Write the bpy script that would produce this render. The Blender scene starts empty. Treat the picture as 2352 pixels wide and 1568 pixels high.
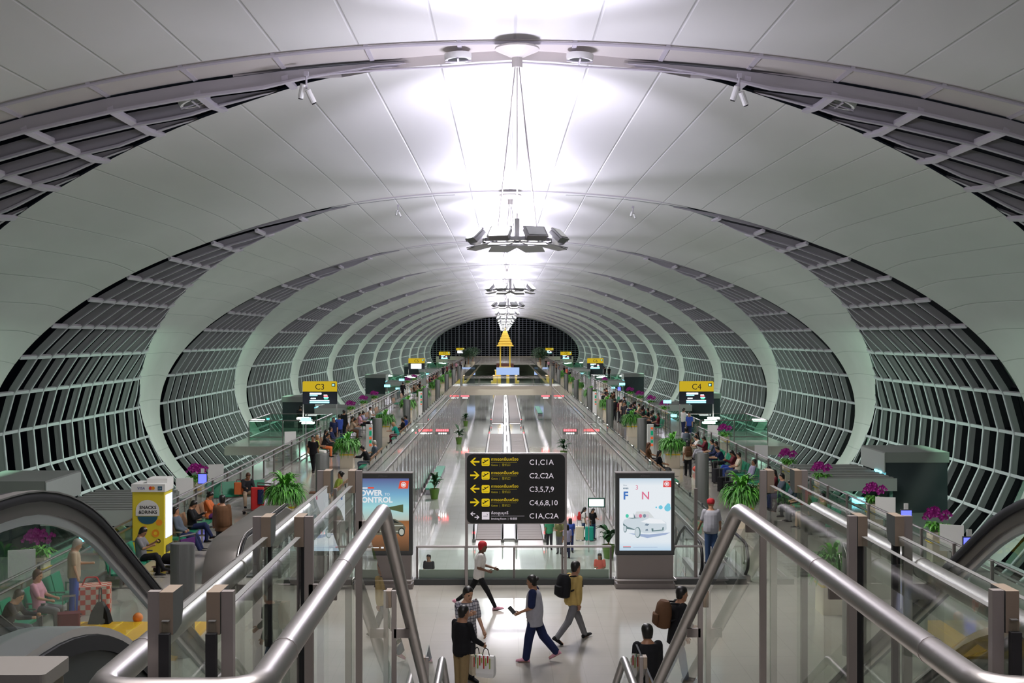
import bpy, math, random
from mathutils import Vector, Matrix
random.seed(7)
S = bpy.context.scene
COL = S.collection
R = math.radians
# ------------------------------------------------ camera, world, exposure
CX, CZ, F = -0.3, 6.2, 2700.0            # camera x, eye height, focal length in pixels of the 2352 px frame
cd = bpy.data.cameras.new('camera'); cam = bpy.data.objects.new('camera', cd); COL.objects.link(cam)
cd.sensor_width = 36; cd.lens = F/2352*36; cd.clip_start = .05; cd.clip_end = 900
cam.location = (CX, 0, CZ)
cam.rotation_euler = (R(90-.191), 0, R(-.403))
S.camera = cam
w = bpy.data.worlds.new('world'); S.world = w; w.use_nodes = True
w.node_tree.nodes['Background'].inputs[0].default_value = (.10, .12, .17, 1)
w.node_tree.nodes['Background'].inputs[1].default_value = .03
S.view_settings.view_transform = 'Standard'; S.view_settings.look = 'None'; S.view_settings.gamma = 1
S.view_settings.exposure = 0.12
S.cycles.max_bounces = 12; S.cycles.diffuse_bounces = 5; S.cycles.glossy_bounces = 4
S.cycles.transparent_max_bounces = 24; S.cycles.transmission_bounces = 4
S.cycles.sample_clamp_indirect = 6; S.cycles.use_denoising = True
S.cycles.caustics_reflective = False; S.cycles.caustics_refractive = False

def light(name, kind, loc, power, col, rot=(0, 0, 0), size=1.0, sy=None, spread=180):
    d = bpy.data.lights.new(name, kind); d.energy = power; d.color = col
    if kind == 'AREA':
        d.size = size; d.spread = R(spread)
        if sy: d.shape = 'RECTANGLE'; d.size_y = sy
    o = bpy.data.objects.new(name, d); COL.objects.link(o); o.location = loc; o.rotation_euler = rot
    return o
BAY, N1, NB = 27.0, 26.3, 14             # bay length, depth of the first arch, number of bays
ARCH = [N1+BAY*(i-1) for i in range(NB)]
UPW = 100; UPC = (.84, .80, 1.0); DNW = 1700; SIDEW = 95
for i, y in enumerate(ARCH):
    if i <= 13:
        k_ = .55 if i == 0 else 1
        light('floodlight_up', 'AREA', (0, y-.2, 9.1), UPW*k_, UPC, (R(180), 0, 0), 1.7)
        for rx, ry in ((0, 110), (0, -110), (-114, 0), (114, 0)):
            light('floodlight_out', 'AREA', (0, y, 9.0), UPW*(4.5 if rx else 1.6)*k_, UPC, (R(rx), R(ry), 0), 1.5, spread=75 if rx else 180)
        light('floor_fill_light', 'AREA', (0, y+4, 12.0), DNW*k_, (1.0, .955, .92), (0, 0, 0), 3.0)  # added fill to brighten the floor, no fixture hangs here
    for s in (-1, 1):
        light('gate_hall_light', 'AREA', (s*17.5, y+14, 3.2), SIDEW*4, (.52, 1.0, .68), (0, R(-s*50), 0), 2.5, 16)
        light('gate_hall_light', 'AREA', (s*13.5, y+14, -.9), SIDEW*2.5, (.66, 1.0, .80), (0, R(s*-25), 0), 1.0, 20)
light('foreground_fill_light', 'AREA', (0, -6, 10.5), 130, (1, .93, .88), (R(25), 0, 0), 6, 3)  # unseen fill added behind the camera to brighten the foreground
for y in (40, 62, 84, 106, 128, 148, 185, 215, 245, 275):
    light('lower_floor_fill_light', 'AREA', (0, y, -.4), 105, (.93, 1.0, .94), (0, 0, 0), 7, 8)  # unseen fill added over the void to brighten the lower floor
# ------------------------------------------------ helpers
def mat(name, c, rough=.5, metal=0, emit=None, es=0, spec=.5, noise=0, nscale=8, bump=0, bscale=60, stretch=None, alpha=None):
    m = bpy.data.materials.new(name); m.use_nodes = True
    nt = m.node_tree; b = nt.nodes['Principled BSDF']
    b.inputs['Base Color'].default_value = (*c, 1); b.inputs['Roughness'].default_value = rough
    b.inputs['Metallic'].default_value = metal; b.inputs['Specular IOR Level'].default_value = spec
    if emit: b.inputs['Emission Color'].default_value = (*emit, 1); b.inputs['Emission Strength'].default_value = es
    if noise or bump:
        tc = nt.nodes.new('ShaderNodeTexCoord'); mp = nt.nodes.new('ShaderNodeMapping')
        nt.links.new(tc.outputs['Object'], mp.inputs[0])
        if stretch: mp.inputs['Scale'].default_value = stretch
    if noise:
        n = nt.nodes.new('ShaderNodeTexNoise'); n.inputs['Scale'].default_value = nscale; n.inputs['Detail'].default_value = 4
        nt.links.new(mp.outputs[0], n.inputs['Vector'])
        mx = nt.nodes.new('ShaderNodeMix'); mx.data_type = 'RGBA'
        mx.inputs['A'].default_value = (*[max(0, v*(1-noise)) for v in c], 1); mx.inputs['B'].default_value = (*[min(1, v*(1+noise)) for v in c], 1)
        nt.links.new(n.outputs[0], mx.inputs['Factor']); nt.links.new(mx.outputs['Result'], b.inputs['Base Color'])
    if bump:
        n2 = nt.nodes.new('ShaderNodeTexNoise'); n2.inputs['Scale'].default_value = bscale
        nt.links.new(mp.outputs[0], n2.inputs['Vector'])
        bp = nt.nodes.new('ShaderNodeBump'); bp.inputs['Strength'].default_value = bump; bp.inputs['Distance'].default_value = .05
        nt.links.new(n2.outputs[0], bp.inputs['Height']); nt.links.new(bp.outputs[0], b.inputs['Normal'])
    return m
def emis(name, c, s):
    m = bpy.data.materials.new(name); m.use_nodes = True; nt = m.node_tree; nt.nodes.clear()
    e = nt.nodes.new('ShaderNodeEmission'); e.inputs[0].default_value = (*c, 1); e.inputs[1].default_value = s
    o = nt.nodes.new('ShaderNodeOutputMaterial'); nt.links.new(e.outputs[0], o.inputs[0]); return m
def glass(name, tint, ior=1.5, rough=0.0, bump=0, boost=1.0, rtint=(1, 1, 1)):
    m = bpy.data.materials.new(name); m.use_nodes = True; nt = m.node_tree; nt.nodes.clear()
    t = nt.nodes.new('ShaderNodeBsdfTransparent'); t.inputs[0].default_value = (*tint, 1)
    g = nt.nodes.new('ShaderNodeBsdfGlossy'); g.inputs['Roughness'].default_value = rough; g.inputs[0].default_value = (*rtint, 1)
    f = nt.nodes.new('ShaderNodeFresnel'); f.inputs[0].default_value = ior
    mu = nt.nodes.new('ShaderNodeMath'); mu.operation = 'MULTIPLY'; mu.inputs[1].default_value = boost; mu.use_clamp = True
    ge = nt.nodes.new('ShaderNodeNewGeometry'); iv = nt.nodes.new('ShaderNodeMath'); iv.operation = 'SUBTRACT'; iv.inputs[0].default_value = 1
    nt.links.new(ge.outputs['Backfacing'], iv.inputs[1]); mb_ = nt.nodes.new('ShaderNodeMath'); mb_.operation = 'MULTIPLY'
    nt.links.new(f.outputs[0], mb_.inputs[0]); nt.links.new(iv.outputs[0], mb_.inputs[1]); nt.links.new(mb_.outputs[0], mu.inputs[0])
    x = nt.nodes.new('ShaderNodeMixShader'); o = nt.nodes.new('ShaderNodeOutputMaterial')
    nt.links.new(mu.outputs[0], x.inputs[0]); nt.links.new(t.outputs[0], x.inputs[1]); nt.links.new(g.outputs[0], x.inputs[2])
    nt.links.new(x.outputs[0], o.inputs[0])
    if bump:
        tc = nt.nodes.new('ShaderNodeTexCoord'); mp = nt.nodes.new('ShaderNodeMapping'); mp.inputs['Scale'].default_value = (1, 1, .25)
        n2 = nt.nodes.new('ShaderNodeTexNoise'); n2.inputs['Scale'].default_value = 1.6; n2.inputs['Detail'].default_value = 3
        bp = nt.nodes.new('ShaderNodeBump'); bp.inputs['Strength'].default_value = bump; bp.inputs['Distance'].default_value = .12
        nt.links.new(tc.outputs['Object'], mp.inputs[0]); nt.links.new(mp.outputs[0], n2.inputs['Vector'])
        nt.links.new(n2.outputs[0], bp.inputs['Height']); nt.links.new(bp.outputs[0], g.inputs['Normal'])
    return m

class MB:
    """collects shapes; build() links them as one mesh object"""
    def __init__(s): s.v = []; s.f = []; s.m = []; s.mi = 0
    def add(s, vs, fs, mi=None):
        o = len(s.v); s.v += [tuple(v) for v in vs]
        s.f += [tuple(i+o for i in f) for f in fs]; s.m += [s.mi if mi is None else mi]*len(fs); return s
    def box(s, x0, x1, y0, y1, z0, z1, mi=None, M=None):
        vs = [Vector((x, y, z)) for z in (z0, z1) for y in (y0, y1) for x in (x0, x1)]
        if M is not None: vs = [M @ v for v in vs]
        return s.add(vs, [(0, 2, 3, 1), (4, 5, 7, 6), (0, 1, 5, 4), (2, 6, 7, 3), (0, 4, 6, 2), (1, 3, 7, 5)], mi)
    def bbox(s, x0, x1, y0, y1, z0, z1, r=.02, mi=None, M=None, n=3):
        """box with rounded vertical edges"""
        p = []
        for cx, cy, a in ((x1-r, y1-r, 0), (x0+r, y1-r, 90), (x0+r, y0+r, 180), (x1-r, y0+r, 270)):
            p += [(cx+r*math.cos(R(a+90*k/n)), cy+r*math.sin(R(a+90*k/n))) for k in range(n+1)]
        return s.prism(p, z0, z1, mi, M)
    def prism(s, poly, z0, z1, mi=None, M=None):
        n = len(poly); vs = [Vector((x, y, z0)) for x, y in poly]+[Vector((x, y, z1)) for x, y in poly]
        if M is not None: vs = [M @ v for v in vs]
        return s.add(vs, [tuple(range(n-1, -1, -1)), tuple(range(n, 2*n))]+[(i, (i+1) % n, n+(i+1) % n, n+i) for i in range(n)], mi)
    def loft(s, rings, closed=True, cap=True, mi=None):
        n = len(rings[0]); vs = [v for r in rings for v in r]; fs = []
        for k in range(len(rings)-1):
            for i in range(n if closed else n-1):
                a = k*n+i; b = k*n+(i+1) % n; fs.append((a, b, b+n, a+n))
        if cap and closed: fs += [tuple(range(n-1, -1, -1)), tuple(range(len(vs)-n, len(vs)))]
        return s.add(vs, fs, mi)
    def tube(s, pts, r, n=8, mi=None, cap=True):
        pts = [Vector(p) for p in pts]; rr = r if isinstance(r, (list, tuple)) else [r]*len(pts); rings = []; u = None
        for i, p in enumerate(pts):
            t = (pts[min(i+1, len(pts)-1)]-pts[max(i-1, 0)])
            t = t.normalized() if t.length > 1e-9 else Vector((0, 0, 1))
            if u is None: u = t.cross(Vector((0, 0, 1)) if abs(t.z) < .9 else Vector((1, 0, 0))).normalized()
            u = (u-t*u.dot(t)).normalized(); v = t.cross(u)
            k = 1.0
            if 0 < i < len(pts)-1:
                a = (pts[i]-pts[i-1]).normalized(); c = max(.5, a.dot(t)); k = 1/c
            rings.append([p+(u*math.cos(2*math.pi*j/n)+v*math.sin(2*math.pi*j/n))*rr[i]*(k if k < 1.2 else 1.1) for j in range(n)])
        return s.loft(rings, mi=mi, cap=cap)
    def sweep(s, pts, prof, mi=None, up=(1, 0, 0)):
        """sweep a closed 2-d profile (side, out) along pts; side axis fixed = up"""
        X = Vector(up); pts = [Vector(p) for p in pts]; rings = []
        for i, p in enumerate(pts):
            t = (pts[min(i+1, len(pts)-1)]-pts[max(i-1, 0)]).normalized(); o = X.cross(t).normalized()
            rings.append([p+X*a+o*b for a, b in prof])
        return s.loft(rings, mi=mi)
    def ell(s, c, r, nu=12, nv=8, mi=None, M=None):
        c = Vector(c); vs = []; fs = []
        for j in range(nv+1):
            th = math.pi*j/nv
            for i in range(nu):
                ph = 2*math.pi*i/nu; v = Vector((r[0]*math.sin(th)*math.cos(ph), r[1]*math.sin(th)*math.sin(ph), r[2]*math.cos(th)))
                vs.append(c+(M @ v if M is not None else v))
        for j in range(nv):
            for i in range(nu):
                a = j*nu+i; b = j*nu+(i+1) % nu; fs.append((a, a+nu, b+nu, b))
        return s.add(vs, fs, mi)
    def lathe(s, prof, n=16, c=(0, 0, 0), mi=None, sx=1, sy=1):
        rings = [[Vector((c[0]+r*sx*math.cos(2*math.pi*i/n), c[1]+r*sy*math.sin(2*math.pi*i/n), c[2]+z)) for i in range(n)] for r, z in prof]
        return s.loft(rings, mi=mi)
    def quad(s, a, b, c, d, mi=None): return s.add([a, b, c, d], [(0, 1, 2, 3)], mi)
    def poly(s, pts, mi=None): return s.add(pts, [tuple(range(len(pts)))], mi)
    def text(s, t, size, x, y, z, mi=None, align='LEFT', bold=0):
        """lettering facing -y, x to the right, baseline at z"""
        key = (t, size, align, bold)
        if key not in TXT:
            c = bpy.data.curves.new('t', 'FONT'); c.body = t; c.size = size; c.align_x = align; c.offset = bold; c.resolution_u = 3
            o = bpy.data.objects.new('t', c); COL.objects.link(o)
            me = bpy.data.meshes.new_from_object(o.evaluated_get(bpy.context.evaluated_depsgraph_get()))
            TXT[key] = ([tuple(v.co) for v in me.vertices], [tuple(p.vertices) for p in me.polygons])
            bpy.data.objects.remove(o); bpy.data.curves.remove(c); bpy.data.meshes.remove(me)
        vs, fs = TXT[key]
        return s.add([(x+a, y, z+b) for a, b, _ in vs], fs, mi)
    def mesh(s, name, mats, smooth=False, flip=False):
        me = bpy.data.meshes.new(name); me.from_pydata(s.v, [], s.f)
        for m in mats if isinstance(mats, (list, tuple)) else [mats]: me.materials.append(m)
        me.polygons.foreach_set('material_index', s.m)
        if smooth:
            me.polygons.foreach_set('use_smooth', [True]*len(s.f))
            try: me.set_sharp_from_angle(angle=R(38))
            except Exception: pass
        me.update(); return me
    def build(s, name, mats, parent=None, smooth=False, **kw): return link(name, s.mesh(name, mats, smooth), parent, **kw)
TXT = {}
def link(name, me, parent=None, loc=None, rz=None, label=None, cat=None, group=None, kind=None):
    o = bpy.data.objects.new(name, me); COL.objects.link(o)
    if parent is not None: o.parent = parent
    if loc is not None: o.location = loc
    if rz is not None: o.rotation_euler[2] = rz
    return tag(o, label, cat, group, kind)
def tag(o, label=None, cat=None, group=None, kind=None):
    for k, v in (('label', label), ('category', cat), ('group', group), ('kind', kind)):
        if v: o[k] = v
    return o
def thing(name, loc, label, cat, group=None, rz=0): return link(name, None, None, loc, rz, label, cat, group)
def struct(name, mb, m, smooth=False, **kw): return mb.build(name, m, smooth=smooth, kind='structure', **kw)
def clone(o, loc=None, rz=None, label=None, group=None, parent=None):
    c = o.copy(); COL.objects.link(c)
    if parent is not None: c.parent = parent
    if loc is not None: c.location = loc
    if rz is not None: c.rotation_euler[2] = rz
    tag(c, label, None, group)
    for ch in list(o.children): clone(ch, parent=c)
    return c
def nth(i): return ['nearest', 'second', 'third', 'fourth', 'fifth', 'sixth', 'seventh', 'eighth', 'ninth', 'tenth', 'eleventh', 'twelfth', 'thirteenth', 'fourteenth', 'fifteenth', 'sixteenth', 'seventeenth', 'eighteenth', 'nineteenth', 'twentieth'][i]
def PX(px, d): return CX+(px-1157)*d/F
def PZ(py, d): return CZ-(py-775)*d/F

M = {}
M['membrane'] = None
M['steel'] = mat('brushed_steel', (.38, .355, .345), .38, 1.0, noise=.08, nscale=40, stretch=(1, .05, 1))
M['satin'] = mat('satin_grey_paint', (.21, .185, .175), .45, .3)
M['bronze'] = mat('beige_metal_cap', (.20, .155, .115), .5, .2)
M['white_steel'] = mat('pale_painted_steel', (.50, .47, .52), .5)
M['fin'] = mat('grey_aluminium_fin', (.42, .40, .42), .5, .1)
M['trim'] = mat('grey_soffit_panel', (.62, .58, .56), .55)
M['black'] = mat('black_rubber', (.010, .010, .012), .55, spec=.3)
M['bright'] = mat('bright_aluminium', (.80, .78, .80), .28, 1.0)
M['dark'] = mat('dark_grey_panel', (.05, .055, .055), .4)
M['grey'] = mat('mid_grey_metal', (.22, .22, .215), .4, .5)
M['white'] = mat('white_paint', (.8, .8, .78), .4)
M['cream'] = mat('cream_laminate', (.70, .62, .48), .45)
M['yellow'] = mat('yellow_panel', (.85, .60, .03), .4)
M['green'] = mat('green_vinyl_seat', (.02, .24, .13), .35)
M['wood'] = mat('brown_wood', (.33, .17, .08), .4, noise=.25, nscale=6, stretch=(1, 8, 8))
M['glass'] = glass('clear_glass', (.90, .945, .925), 1.48)
M['stairglass'] = glass('balustrade_glass', (.90, .93, .90), 1.45)
M['greenglass'] = glass('green_tinted_glass', (.70, .88, .80), 1.5, boost=1.3)
M['nightglass'] = glass('facade_glass', (.2, .22, .25), 1.4, boost=.35)
M['darkglass'] = mat('dark_room_glass', (.03, .04, .045), .08, spec=.6)
M['lamp'] = emis('lamp_lens_lit', (.93, .93, 1.0), 60)
M['tube'] = emis('tube_light', (.92, 1, .95), 12)
M['red_led_and_reflection'] = emis('red_led_and_reflection', (1, .05, .06), 7)
M['scr_white'] = emis('screen_white', (.85, .93, 1), 3.0)
M['scr_blue'] = emis('screen_blue', (.10, .12, 1.0), 2.2)
M['scr_cyan'] = emis('screen_cyan', (.25, .85, 1), 2.5)
M['gold'] = mat('gold_leaf', (.95, .66, .10), .35, .35)
# ------------------------------------------------ tunnel shell
EA, EB, EZ = 24.1, 11.5, 1.2             # ellipse half width, half height, centre height
def prof(th, off=0.0):
    """point of the cross-section at angle th from the crown, moved inward by off"""
    s, c = math.sin(th), math.cos(th)
    nx, nz = s/EA, c/EB; l = math.hypot(nx, nz)
    return EA*s-off*nx/l, EZ+EB*c-off*nz/l
DT = [(0, .8), (7.4, 1.4), (11.6, 2.2), (16.3, 3.6), (21.2, 5), (26.1, 6.5), (32.1, 8.3), (40.3, 10.5), (51.3, 13.6), (59.7, 17), (69, 20), (79.5, 22.4), (90, 23.9), (99.5, 25), (110, 25.5), (120, 25.7)]
DT2 = [(0, .12), (17.6, .12), (22, 1.4), (26.4, 3.3), (37.3, 7.6), (51.3, 13.6)]+[q for q in DT if q[0] > 52]
TAB = DT                                 # the nearest arch opens wider at the crown than the others
def delta(th):
    a = abs(math.degrees(th))
    for (a0, d0), (a1, d1) in zip(TAB, TAB[1:]):
        if a <= a1: return d0+(d1-d0)*(a-a0)/(a1-a0)
    return TAB[-1][1]
TH = 120
# arc length table
ARC = [0.0]
for k in range(1, 1201):
    a, b = prof(R(TH*(k-1)/1200)), prof(R(TH*k/1200)); ARC.append(ARC[-1]+math.hypot(a[0]-b[0], a[1]-b[1]))
def th_at(s):
    for k in range(1, 1201):
        if ARC[k] >= s: return R(TH*(k-1+(s-ARC[k-1])/(ARC[k]-ARC[k-1]))/1200)
    return R(TH)
# woven membrane with welded seams (UV.x = arc length, UV.y = along the bay)
mm = bpy.data.materials.new('membrane_fabric'); mm.use_nodes = True; nt = mm.node_tree; b = nt.nodes['Principled BSDF']
b.inputs['Roughness'].default_value = .6; b.inputs['Specular IOR Level'].default_value = .25
uv = nt.nodes.new('ShaderNodeUVMap'); sp = nt.nodes.new('ShaderNodeSeparateXYZ'); nt.links.new(uv.outputs[0], sp.inputs[0])
def mth(op, a, bb=None, clamp=False):
    n = nt.nodes.new('ShaderNodeMath'); n.operation = op; n.use_clamp = clamp
    for i, q in enumerate((a, bb)):
        if q is None: continue
        if isinstance(q, (int, float)): n.inputs[i].default_value = q
        else: nt.links.new(q, n.inputs[i])
    return n.outputs[0]
fr = mth('FRACT', mth('MULTIPLY', mth('ADD', sp.outputs[0], .05+1.75*40), 1/1.75))
d1 = mth('ABSOLUTE', mth('SUBTRACT', fr, .5)); seam = mth('MULTIPLY', mth('SUBTRACT', d1, .478), 60, True)
n1 = nt.nodes.new('ShaderNodeTexNoise'); n1.inputs['Scale'].default_value = .35; n1.inputs['Detail'].default_value = 3
mp = nt.nodes.new('ShaderNodeMapping'); mp.inputs['Scale'].default_value = (1, .35, 1)
nt.links.new(uv.outputs[0], mp.inputs[0]); nt.links.new(mp.outputs[0], n1.inputs['Vector'])
cr = nt.nodes.new('ShaderNodeMix'); cr.data_type = 'RGBA'; cr.inputs['A'].default_value = (.62, .62, .60, 1); cr.inputs['B'].default_value = (.76, .755, .74, 1)
nt.links.new(n1.outputs[0], cr.inputs['Factor'])
c2 = nt.nodes.new('ShaderNodeMix'); c2.data_type = 'RGBA'; c2.inputs['B'].default_value = (.42, .42, .43, 1)
nt.links.new(mth('MULTIPLY', seam, .4), c2.inputs['Factor']); nt.links.new(cr.outputs['Result'], c2.inputs['A']); nt.links.new(c2.outputs['Result'], b.inputs['Base Color'])
bp = nt.nodes.new('ShaderNodeBump'); bp.inputs['Strength'].default_value = .4; bp.inputs['Distance'].default_value = .05
nt.links.new(seam, bp.inputs['Height']); nt.links.new(bp.outputs[0], b.inputs['Normal'])
M['membrane'] = mm
NT = 120
THS = [R(-TH+2*TH*k/NT) for k in range(NT+1)]
def sarc(th):
    a = abs(math.degrees(th))/TH*1200; k = min(1199, int(a)); return (ARC[k]+(ARC[k+1]-ARC[k])*(a-k))*(1 if th > 0 else -1)
# one bay = membrane from the glass strip of arch i to arch i+1, plus the glazed sickles behind arch i
NS = 14
s_k = [1.3+2.08*k for k in range(40) if 1.3+2.08*k < ARC[-1]]
def bay(v, drop=1):
    global TAB
    TAB = DT if v else DT2
    mb = MB(); uvs = []; rows = []
    for th in THS:
        y0, y1 = delta(th), BAY; row = []
        for j in range(NS+1):
            t = j/NS; lip = .05-.22*max(0, math.cos(th))*(t*t if v else max(t*t, (1-t)**4))+drop*.30*min(1, max(0, (abs(math.degrees(th))-14)/22))*max(0, (t-.75)/.25)**2-.10*math.sin(math.pi*t)
            x, z = prof(th, lip); row.append((x, y0+(y1-y0)*t, z)); uvs.append((sarc(th), t*20))
        rows.append(row)
    mb.v = [p for r_ in rows for p in r_]; n = NS+1
    for i in range(NT):
        for j in range(NS): mb.f.append((i*n+j, (i+1)*n+j, (i+1)*n+j+1, i*n+j+1)); mb.m.append(0)
    mem = mb.mesh('ceiling', M['membrane'], True)
    ul = mem.uv_layers.new(name='UVMap')
    for lp in mem.loops: ul.data[lp.index].uv = uvs[lp.vertex_index]
    # arch beam + soffit strip + chord pipes (per bay)
    tb = MB()
    for a, c in zip(THS, THS[1:]):
        q = []
        for th in (a, c):
            ad = abs(math.degrees(th)); w_ = min(.22, delta(th)) if not v else delta(th) if ad < 10 else max(1.35, 1.9-(ad-10)*.1); cc = max(0, math.cos(th)); x0, z0 = prof(th, .10-.26*cc); x1, z1 = prof(th, .10-.22*cc); xo, zo = prof(th, -.5)
            q.append(((x0, 0, z0), (x1, w_, z1), (xo, w_, zo), (xo, 0, zo)))
        for k in range(4): tb.quad(q[0][k], q[0][(k+1) % 4], q[1][(k+1) % 4], q[1][k])
        if v and abs(math.degrees(a)) < 17: e0, e1 = prof(a, .10), prof(c, .10); tb.quad(q[0][1], (e0[0], q[0][1][1], e0[1]), (e1[0], q[1][1][1], e1[1]), q[1][1])
    beam_me = tb.mesh('trim', M['trim'], True)
    pb = MB()
    for off, yy, rad in ((.22, 1.40, .06), (.34, 1.34, .025), (.12, .04, .04)) if v else ((.06, .06, .05),):
        pb.tube([(prof(th, off-.22*max(0, math.cos(th)))[0], min(yy, delta(th)+.2), prof(th, off-.22*max(0, math.cos(th)))[1]) for th in THS], rad, 6)
    for s in s_k if v else ():
        for sg in (-1, 1):
            th = sg*th_at(s); x, z = prof(th, .13-.26*max(0, math.cos(th))); pb.box(-.05, .05, 0, min(1.36, delta(th)), -.03, .03, M=Matrix.Translation((x, 0, z)) @ Matrix.Rotation(th, 4, 'Y'))
    chord_me = pb.mesh('arch_chord', M['white_steel'], True)
    # sickle: glass, purlins, fins for the right side (mirrored for the left)
    YS = 1.3 if v else .12; NODES = [R(4)]+[th_at(s) for s in s_k if th_at(s) > R(5)]+[R(TH)]
    def pf(t, off):
        for a_, b_ in zip(NODES, NODES[1:]):
            if t <= b_+1e-9: k_ = (t-a_)/(b_-a_); p_, q_ = prof(a_, off), prof(b_, off); return p_[0]+(q_[0]-p_[0])*k_, p_[1]+(q_[1]-p_[1])*k_
        return prof(t, off)
    def sickle(sg):
        g = MB(); ths = [R(6+114*k/60) for k in range(61)]
        for a, c in zip(ths, ths[1:]):
            p, q = pf(a, -.06), pf(c, -.06)
            g.quad((sg*p[0], min(YS, delta(a)), p[1]), (sg*p[0], delta(a)+.15, p[1]), (sg*q[0], delta(c)+.15, q[1]), (sg*q[0], min(YS, delta(c)), q[1]))
        pu = MB()
        for s in s_k:
            th = th_at(s)
            if math.degrees(th) < 4: continue
            L = delta(th)
            if L < 1.9: continue
            ya = YS; yb = max(ya+.1, L-1.4); rings = []
            for y_, of, hh in ((ya, .22 if L > 3 else .12, .06), (yb, .22 if L > 3 else .12, .06), (L, .07, .04)):
                a_, b_ = prof(th, of+hh), prof(th, of-hh); tx, tz = math.cos(th)*.075, -math.sin(th)*.075
                rings.append([Vector((sg*(a_[0]-tx), y_, a_[1]-tz)), Vector((sg*(a_[0]+tx), y_, a_[1]+tz)), Vector((sg*(b_[0]+tx), y_, b_[1]+tz)), Vector((sg*(b_[0]-tx), y_, b_[1]-tz))])
            pu.loft(rings)
        fb = MB()
        for j in range(15):
            yo = (1.35 if v else .32)+1.75*j
            lo = next((R(.1*q) for q in range(1200) if delta(R(.1*q)) > yo-.1), None)
            if lo is None: continue
            tt = sorted({round(t, 5) for t in [lo+R(1.1)*k for k in range(9)]+[n_-R(.05) for n_ in NODES]+[n_+R(.05) for n_ in NODES] if lo <= t <= R(120)})
            for w0, w1, o0, o1 in (((-.035, .035, -.05, .26), (-.075, .075, .24, .30)) if j or v else ((-.035, .035, -.05, .10),)):
                rings = []
                for t in tt:
                    q = min(1, max(.02, (delta(t)-yo)/1.6)); a, c = pf(t, o0*q if o0 > 0 else o0), pf(t, o1*q)
                    rings.append([Vector((sg*a[0], yo+w0, a[1])), Vector((sg*c[0], yo+w0, c[1])), Vector((sg*c[0], yo+w1, c[1])), Vector((sg*a[0], yo+w1, a[1]))])
                fb.loft(rings, mi=0 if o0 < 0 else 1)
        return g.mesh('pane', M['nightglass']), pu.mesh('purlin', M['white_steel']), fb.mesh('fin', [M['fin'], M['white_steel']])
    return mem, beam_me, chord_me, {-1: sickle(-1), 1: sickle(1)}
BAYS = {0: bay(0), 1: bay(1), 2: bay(0, 0)}
wn = 0
for i, y in enumerate(ARCH):
    mem, beam_me, chord_me, SK = BAYS[1 if i == 1 else 2 if i == 0 else 0]
    link('ceiling', mem, None, (0, y, 0), kind='structure')
    t = link('trim_%d' % (i+1), beam_me, None, (0, y, 0), kind='structure'); link('arch_chord', chord_me, t)
    for sg in (-1, 1):
        wn += 1; wd = link('window_%d' % wn, SK[sg][0], None, (0, y, 0), kind='structure')
        link('purlin', SK[sg][1], wd); link('fin', SK[sg][2], wd)
YEND = ARCH[-1]+BAY
# end wall: dark glass with a grid of mullions
g = MB(); pts = [Vector((prof(th, -.3)[0], YEND, prof(th, -.3)[1])) for th in THS]; g.poly(pts)
wd = struct('window_%d' % (wn+1), g, M['nightglass'])
gr = MB()
z = -4.2
k = 0
while z < 12.6:
    c = (z-EZ)/EB; x = EA*math.sqrt(max(0, 1-c*c)); gr.box(-x, x, YEND-.25, YEND-.05, z-.05, z+.05); z += .62
x = -23
while x < 23.5:
    k += 1; c = EZ+EB*math.sqrt(max(0, 1-(x/EA)**2)); b_ = .14 if k % 4 == 0 else .06
    gr.box(x-b_, x+b_, YEND-.3, YEND-.04, -4.4, c); x += 1.2
gr.build('mullion', mat('dark_mullion', (.17, .18, .21), .5), wd)
bk = MB(); bk.poly([Vector((prof(th, -.3)[0], ARCH[0]-13, prof(th, -.3)[1])) for th in THS]); struct('wall_back', bk, M['trim'])
bk = MB()
for a, c in zip(THS, THS[1:]):
    p, q = prof(a), prof(c); bk.quad((p[0], ARCH[0]-13, p[1]), (q[0], ARCH[0]-13, q[1]), (q[0], ARCH[0]+.1, q[1]), (p[0], ARCH[0]+.1, p[1]))
struct('ceiling', bk, M['membrane'])

# ------------------------------------------------ floors
def tile_floor(name, c, grout, sx, sy, rough, spec=.5):
    m = bpy.data.materials.new(name); m.use_nodes = True; nt = m.node_tree; b = nt.nodes['Principled BSDF']
    tc = nt.nodes.new('ShaderNodeTexCoord'); br = nt.nodes.new('ShaderNodeTexBrick')
    br.offset = 0; br.inputs['Scale'].default_value = 1; br.inputs['Brick Width'].default_value = sx; br.inputs['Row Height'].default_value = sy
    br.inputs['Mortar Size'].default_value = .006; br.inputs['Mortar Smooth'].default_value = .3
    br.inputs['Color1'].default_value = (*c, 1); br.inputs['Color2'].default_value = (*[v*.97 for v in c], 1); br.inputs['Mortar'].default_value = (*grout, 1)
    n = nt.nodes.new('ShaderNodeTexNoise'); n.inputs['Scale'].default_value = .6; n.inputs['Detail'].default_value = 4
    mx = nt.nodes.new('ShaderNodeMix'); mx.data_type = 'RGBA'; mx.blend_type = 'MULTIPLY'; mx.inputs['Factor'].default_value = .25
    nt.links.new(tc.outputs['Object'], br.inputs['Vector']); nt.links.new(tc.outputs['Object'], n.inputs['Vector'])
    nt.links.new(br.outputs['Color'], mx.inputs['A']); nt.links.new(n.outputs[0], mx.inputs['B']); nt.links.new(mx.outputs['Result'], b.inputs['Base Color'])
    b.inputs['Roughness'].default_value = rough; b.inputs['Specular IOR Level'].default_value = spec
    return m
M['floor'] = tile_floor('cream_polished_tile', (.40, .375, .335), (.34, .315, .28), .6, .6, .13, .55)
M['lfloor'] = tile_floor('white_polished_tile', (.58, .60, .56), (.48, .48, .44), .6, .6, .06, .6)
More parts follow.
